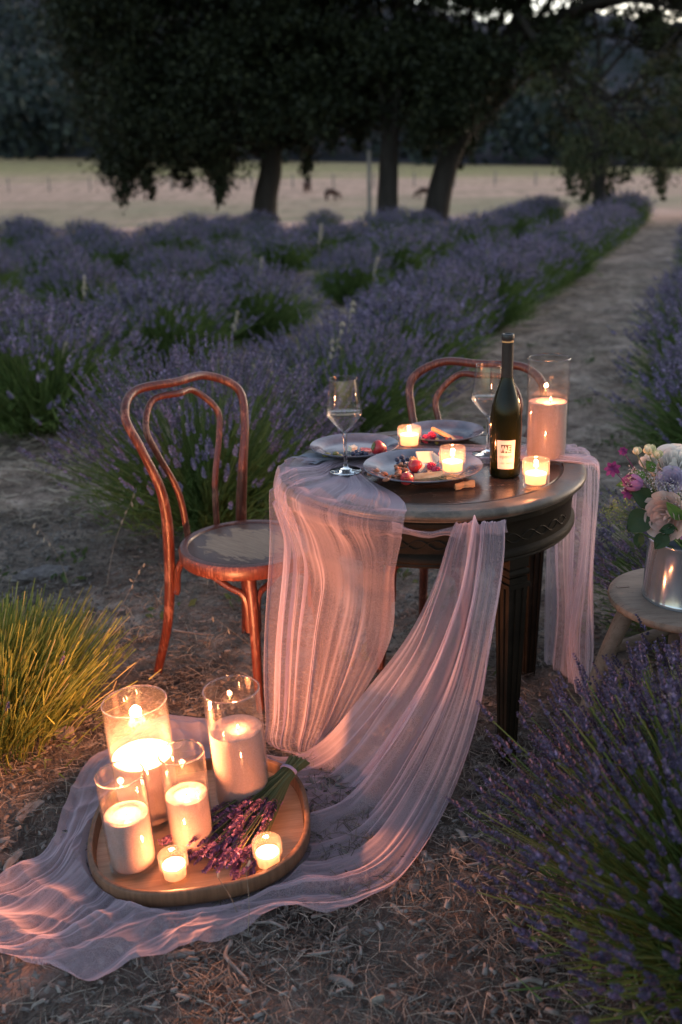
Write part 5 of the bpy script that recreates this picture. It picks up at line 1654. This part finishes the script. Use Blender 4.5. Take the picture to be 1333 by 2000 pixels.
m.lathe([(0, .002), (.112, .002), (.1155, .0), (.1165, .004), (.1150, .010), (.1140, .012), (.111, .10), (.109, .155), (.1105, .158), (.1105, .162), (.108, .164), (.1065, .160), (.110, .02), (0, .018)], 72)
m.build('bucket_body', M['steel'], bucket)

def pet(name, c1, c2): M[name] = leafy(name, [(0, c1), (1, c2)], .3, .55, .2)
pet('rose_white', (.70, .66, .60), (.82, .79, .74)); pet('rose_blush', (.58, .44, .40), (.74, .60, .54)); pet('rose_lilac', (.46, .40, .54), (.62, .54, .66))
pet('tulip', (.30, .10, .26), (.44, .22, .40)); pet('columbine', (.13, .02, .10), (.24, .05, .18)); pet('pea', (.55, .55, .30), (.74, .70, .52))
pet('filler', (.50, .45, .42), (.68, .62, .58)); pet('spray', (.16, .20, .08), (.28, .31, .13)); pet('big_leaf', (.025, .05, .022), (.04, .075, .035)); pet('fresh_leaf', (.09, .17, .04), (.14, .24, .06))
def rose(px, py, y, R, mat, face, label, cat='rose', layers=6, open_=.45):
    c = aty(px, py, y)
    root = empty('rose', c, label, cat, 'flowers of the bouquet')
    Q = Vector(face).normalized().to_track_quat('Z', 'Y').to_matrix().to_4x4()
    m = MB()
    for L in range(layers):
        f = (L+1)/layers
        r = R*f; cnt = 4+L
        for k in range(cnt):
            a0 = 2*PI*k/cnt+L*.7+random.uniform(-.15, .15)
            da = 1.75*PI/cnt+.25
            tilt = f*open_
            rows = []
            for ti in range(6):
                t_ = ti/5
                row = []
                for si in range(7):
                    s_ = si/3-1
                    a = a0+da*.5*s_*(0.55+.45*math.sin(PI*min(.25+t_*.7, 1)))
                    rad = r*(.22+.78*math.sin(t_*PI*.5)**.8)*(1+.06*mnoise.noise((a*3, t_*4, L)))
                    rad *= 1+tilt*.16*t_**3
                    z = R*(1.05-.40*f)*t_*(1-.07*s_*s_)-R*.16*tilt*t_**5-R*.15*f
                    row.append(Vector((rad*math.cos(a), rad*math.sin(a), z)))
                rows.append(row)
            m.grid(rows)
    m.v = [tuple(Q.to_3x3() @ Vector(v)) for v in m.v]
    m.build('petals', M[mat], root)
    b = Vector((BC.x, BC.y, .55))-c
    st = MB(); st.tube(spline([Vector((0, 0, 0)), b*.5+Vector(face)*-.01, b*.9], 4), .003, 6); st.build('stem', M['fresh_leaf'], root)
    return root
def leaf(px, py, y, L, Wd, tip, face, mat, label):
    c = aty(px, py, y)
    d = (aty(*tip, y)-c).normalized(); n = Vector(face).normalized(); n = (n-d*n.dot(d)).normalized(); s_ = d.cross(n)
    m = MB()
    rows = []
    for i in range(11):
        t_ = i/10
        w = Wd*(math.sin(PI*t_**.75))**.85
        rows.append([d*L*t_+s_*w*.5*k+n*(-.16*w*abs(k)**1.5*-1-.10*L*t_*t_+.004*mnoise.noise((t_*5, k*2, px))) for k in (-1, -.6, -.2, 0, .2, .6, 1)])
    m.grid(rows)
    root = empty('bouquet_leaf', c, label, 'leaf', 'leaves of the bouquet')
    m.build('leaf_blade', M[mat], root)
    st = MB(); b = Vector((BC.x, BC.y, .56))-c
    st.tube([Vector((0, 0, 0)), b*.5, b*.9], .0022, 5); st.build('stem', M['fresh_leaf'], root)
Yb = BC.y-.06
cam_dir = (-.4, -.85, .35)
rose(1318, 918, Yb+.04, .062, 'rose_white', (-.2, -.5, .85), 'full creamy white rose at the top of the bouquet')
rose(1312, 940, Yb-.01, .034, 'rose_lilac', (-.5, -.75, .5), 'small lilac ranunculus below the white rose', 'ranunculus')
rose(1308, 1006, Yb-.045, .058, 'rose_blush', (-.75, -.8, .15), 'big blush pink rose hanging over the bucket rim')
rose(1268, 905, Yb+.03, .022, 'rose_white', (-.3, -.5, .8), 'small white bud at the upper left of the bouquet', 'flower')
def tulip(px, py, y, R, mat, d, label, cat, n=6):
    c = aty(px, py, y)
    root = empty('tulip' if cat == 'tulip' else 'blossom', c, label, cat, 'flowers of the bouquet')
    Q = Vector(d).normalized().to_track_quat('Z', 'Y').to_matrix()
    m = MB()
    for k in range(n):
        a0 = 2*PI*k/n
        rr = R*(1 if k % 2 else .9)
        rows = []
        for ti in range(8):
            t_ = ti/7
            w = .95*math.sin(PI*(.12+.86*t_))**.8
            rows.append([Q @ Vector((rr*(.35+.65*math.sin(PI*(.15+.62*t_)))*math.cos(a0+w*s_*.75), rr*(.35+.65*math.sin(PI*(.15+.62*t_)))*math.sin(a0+w*s_*.75), R*2.2*t_-R)) for s_ in (-1, -.5, 0, .5, 1)])
        m.grid(rows)
    m.build('petals', M[mat], root)
    b = Vector((BC.x, BC.y, .55))-c
    st = MB(); st.tube(spline([Vector(d)*-R*.3, b*.4+Vector((0, 0, .02)), b*.9], 4), .0022, 6); st.build('stem', M['spray'], root)
tulip(1238, 943, Yb-.01, .0215, 'tulip', (-.75, -.4, .35), 'pink tulip facing left in the bouquet', 'tulip')
def columbine(px, py, y, R, mat, label):
    c = aty(px, py, y)
    root = empty('columbine', c, label, 'columbine', 'flowers of the bouquet')
    m = MB()
    for k in range(7):
        a = 2*PI*k/7+.4
        d = Vector((math.cos(a), -.35, math.sin(a))).normalized(); s_ = d.cross(Vector((0, 1, 0))).normalized()
        m.grid([[d*R*t_+s_*k2*R*.30*math.sin(PI*(.1+.85*t_))+Vector((0, .2*R*t_*t_, -.1*R*t_)) for k2 in (-1, 0, 1)] for t_ in (0, .25, .5, .75, 1)])
    m.build('petals', M[mat], root)
    b = Vector((BC.x, BC.y, .57))-c
    st = MB(); st.tube(spline([Vector((0, 0, 0)), b*.35+Vector((0, 0, -.005)), b*.85], 4), .0011, 5); st.build('stem', M['columbine'], root)
columbine(1196, 914, Yb-.02, .022, 'columbine', 'dark magenta columbine sticking out at the far left of the bouquet')
columbine(1217, 880, Yb+.0, .013, 'columbine', 'small magenta and white columbine bud on a thin stem')
columbine(1228, 960, Yb-.0, .020, 'columbine', 'dark purple blossom under the pink tulip')
columbine(1330, 1040, Yb-.05, .018, 'tulip', 'magenta blossom at the right edge above the bucket')
def pea(px, py, y, R, label):
    c = aty(px, py, y)
    root = empty('sweet_pea', c, label, 'flower', 'flowers of the bouquet')
    m = MB()
    for k in range(5):
        a = k*1.3
        Q = Matrix.Rotation(a, 3, 'Z') @ Matrix.Rotation(.5, 3, 'Y')
        m.grid([[Q @ Vector((R*.5*math.sin(PI*(.1+.8*t_))*.9, s_*R*.75*math.sin(PI*(.12+.72*t_)), R*1.5*t_-R*.6+.1*R*math.sin(s_*5+k))) for s_ in (-1, -.4, .2, 1)] for t_ in (0, .3, .6, .85, 1)])
    m.build('petals', M['pea'], root)
    b = Vector((BC.x, BC.y, .57))-c
    st = MB(); st.tube(spline([Vector((0, 0, -R*.5)), b*.4+Vector((0, 0, -.01)), b*.85], 4), .0013, 5); st.build('stem', M['spray'], root)
pea(1245, 882, Yb+.01, .013, 'pale yellow bud at the top left of the bouquet')
pea(1269, 880, Yb+.02, .018, 'taller pale yellow sweet pea at the top of the bouquet')
pea(1285, 889, Yb+.02, .015, 'pale yellow sweet pea beside the white rose')
leaf(1282, 985, Yb-.02, .075, .052, (1225, 950), cam_dir, 'big_leaf', 'dark pointed leaf left of the blush rose')
leaf(1270, 1002, Yb-.03, .070, .062, (1214, 1046), cam_dir, 'big_leaf', 'broad dark leaf drooping at the lower left of the bouquet')
leaf(1335, 1015, Yb-.09, .062, .030, (1300, 980), (-.6, -.8, .3), 'fresh_leaf', 'bright green pointed leaf in front of the blush rose')
leaf(1320, 1030, Yb-.09, .040, .026, (1284, 1038), cam_dir, 'big_leaf', 'small dark leaf below the blush rose')
leaf(1305, 1042, Yb-.08, .050, .036, (1278, 1074), cam_dir, 'big_leaf', 'dark leaf hanging down over the bucket')
leaf(1250, 1040, Yb-.02, .045, .028, (1246, 1085), cam_dir, 'big_leaf', 'narrow dark leaf beside the left rim of the bucket')
leaf(1262, 930, Yb-.0, .042, .028, (1224, 925), (-.2, -.5, .8), 'fresh_leaf', 'light green leaf above the pink tulip')
leaf(1232, 945, Yb+.02, .036, .022, (1200, 948), (-.2, -.6, .8), 'fresh_leaf', 'light green leaf at the left of the pink tulip')
leaf(1278, 920, Yb+.01, .034, .024, (1262, 898), (-.4, -.7, .5), 'fresh_leaf', 'light green leaf among the yellow buds')
def filler(pts, mat, label, n, spread, lsz, name='filler_sprig'):
    rngf = np.random.default_rng(int(pts[0][0]))
    c = aty(*pts[0])
    root = empty(name, c, label, 'filler flower', 'flowers of the bouquet')
    m = MB(); PP = []
    b0 = Vector((BC.x, BC.y, .58))-c
    for i in range(n):
        q = aty(*pts[i % len(pts)])-c+Vector(rngf.normal(size=3)*spread)
        m.tube([b0*.6, b0*.3+q*.4, q], [.0010, .0008, .0005], 4)
        PP.append(np.array(q)+rngf.normal(size=(9, 3))*.007)
    m.build('stem', M['spray'], root)
    V, F = leaf_quads(np.concatenate(PP), lsz*.6, lsz, .2, .8)
    o = link('florets', np_mesh('florets', V, F, M[mat]), root); o['kind'] = 'stuff'
filler([(1280, 932, Yb), (1290, 945, Yb), (1272, 945, Yb)], 'filler', 'beige tufted filler flowers in the middle of the bouquet', 30, .012, .006)
filler([(1325, 968, Yb-.06), (1300, 962, Yb-.04), (1335, 985, Yb-.06)], 'filler', 'cream lace flower spray in front of the lilac ranunculus', 40, .014, .005)
filler([(1225, 935, Yb), (1240, 922, Yb)], 'filler', 'tiny white sprig over the pink tulip', 14, .010, .006)
filler([(1195, 985, Yb), (1210, 995, Yb), (1185, 1005, Yb), (1225, 985, Yb), (1205, 1020, Yb)], 'spray', 'fine green spray hanging out at the left of the bouquet', 34, .014, .008)
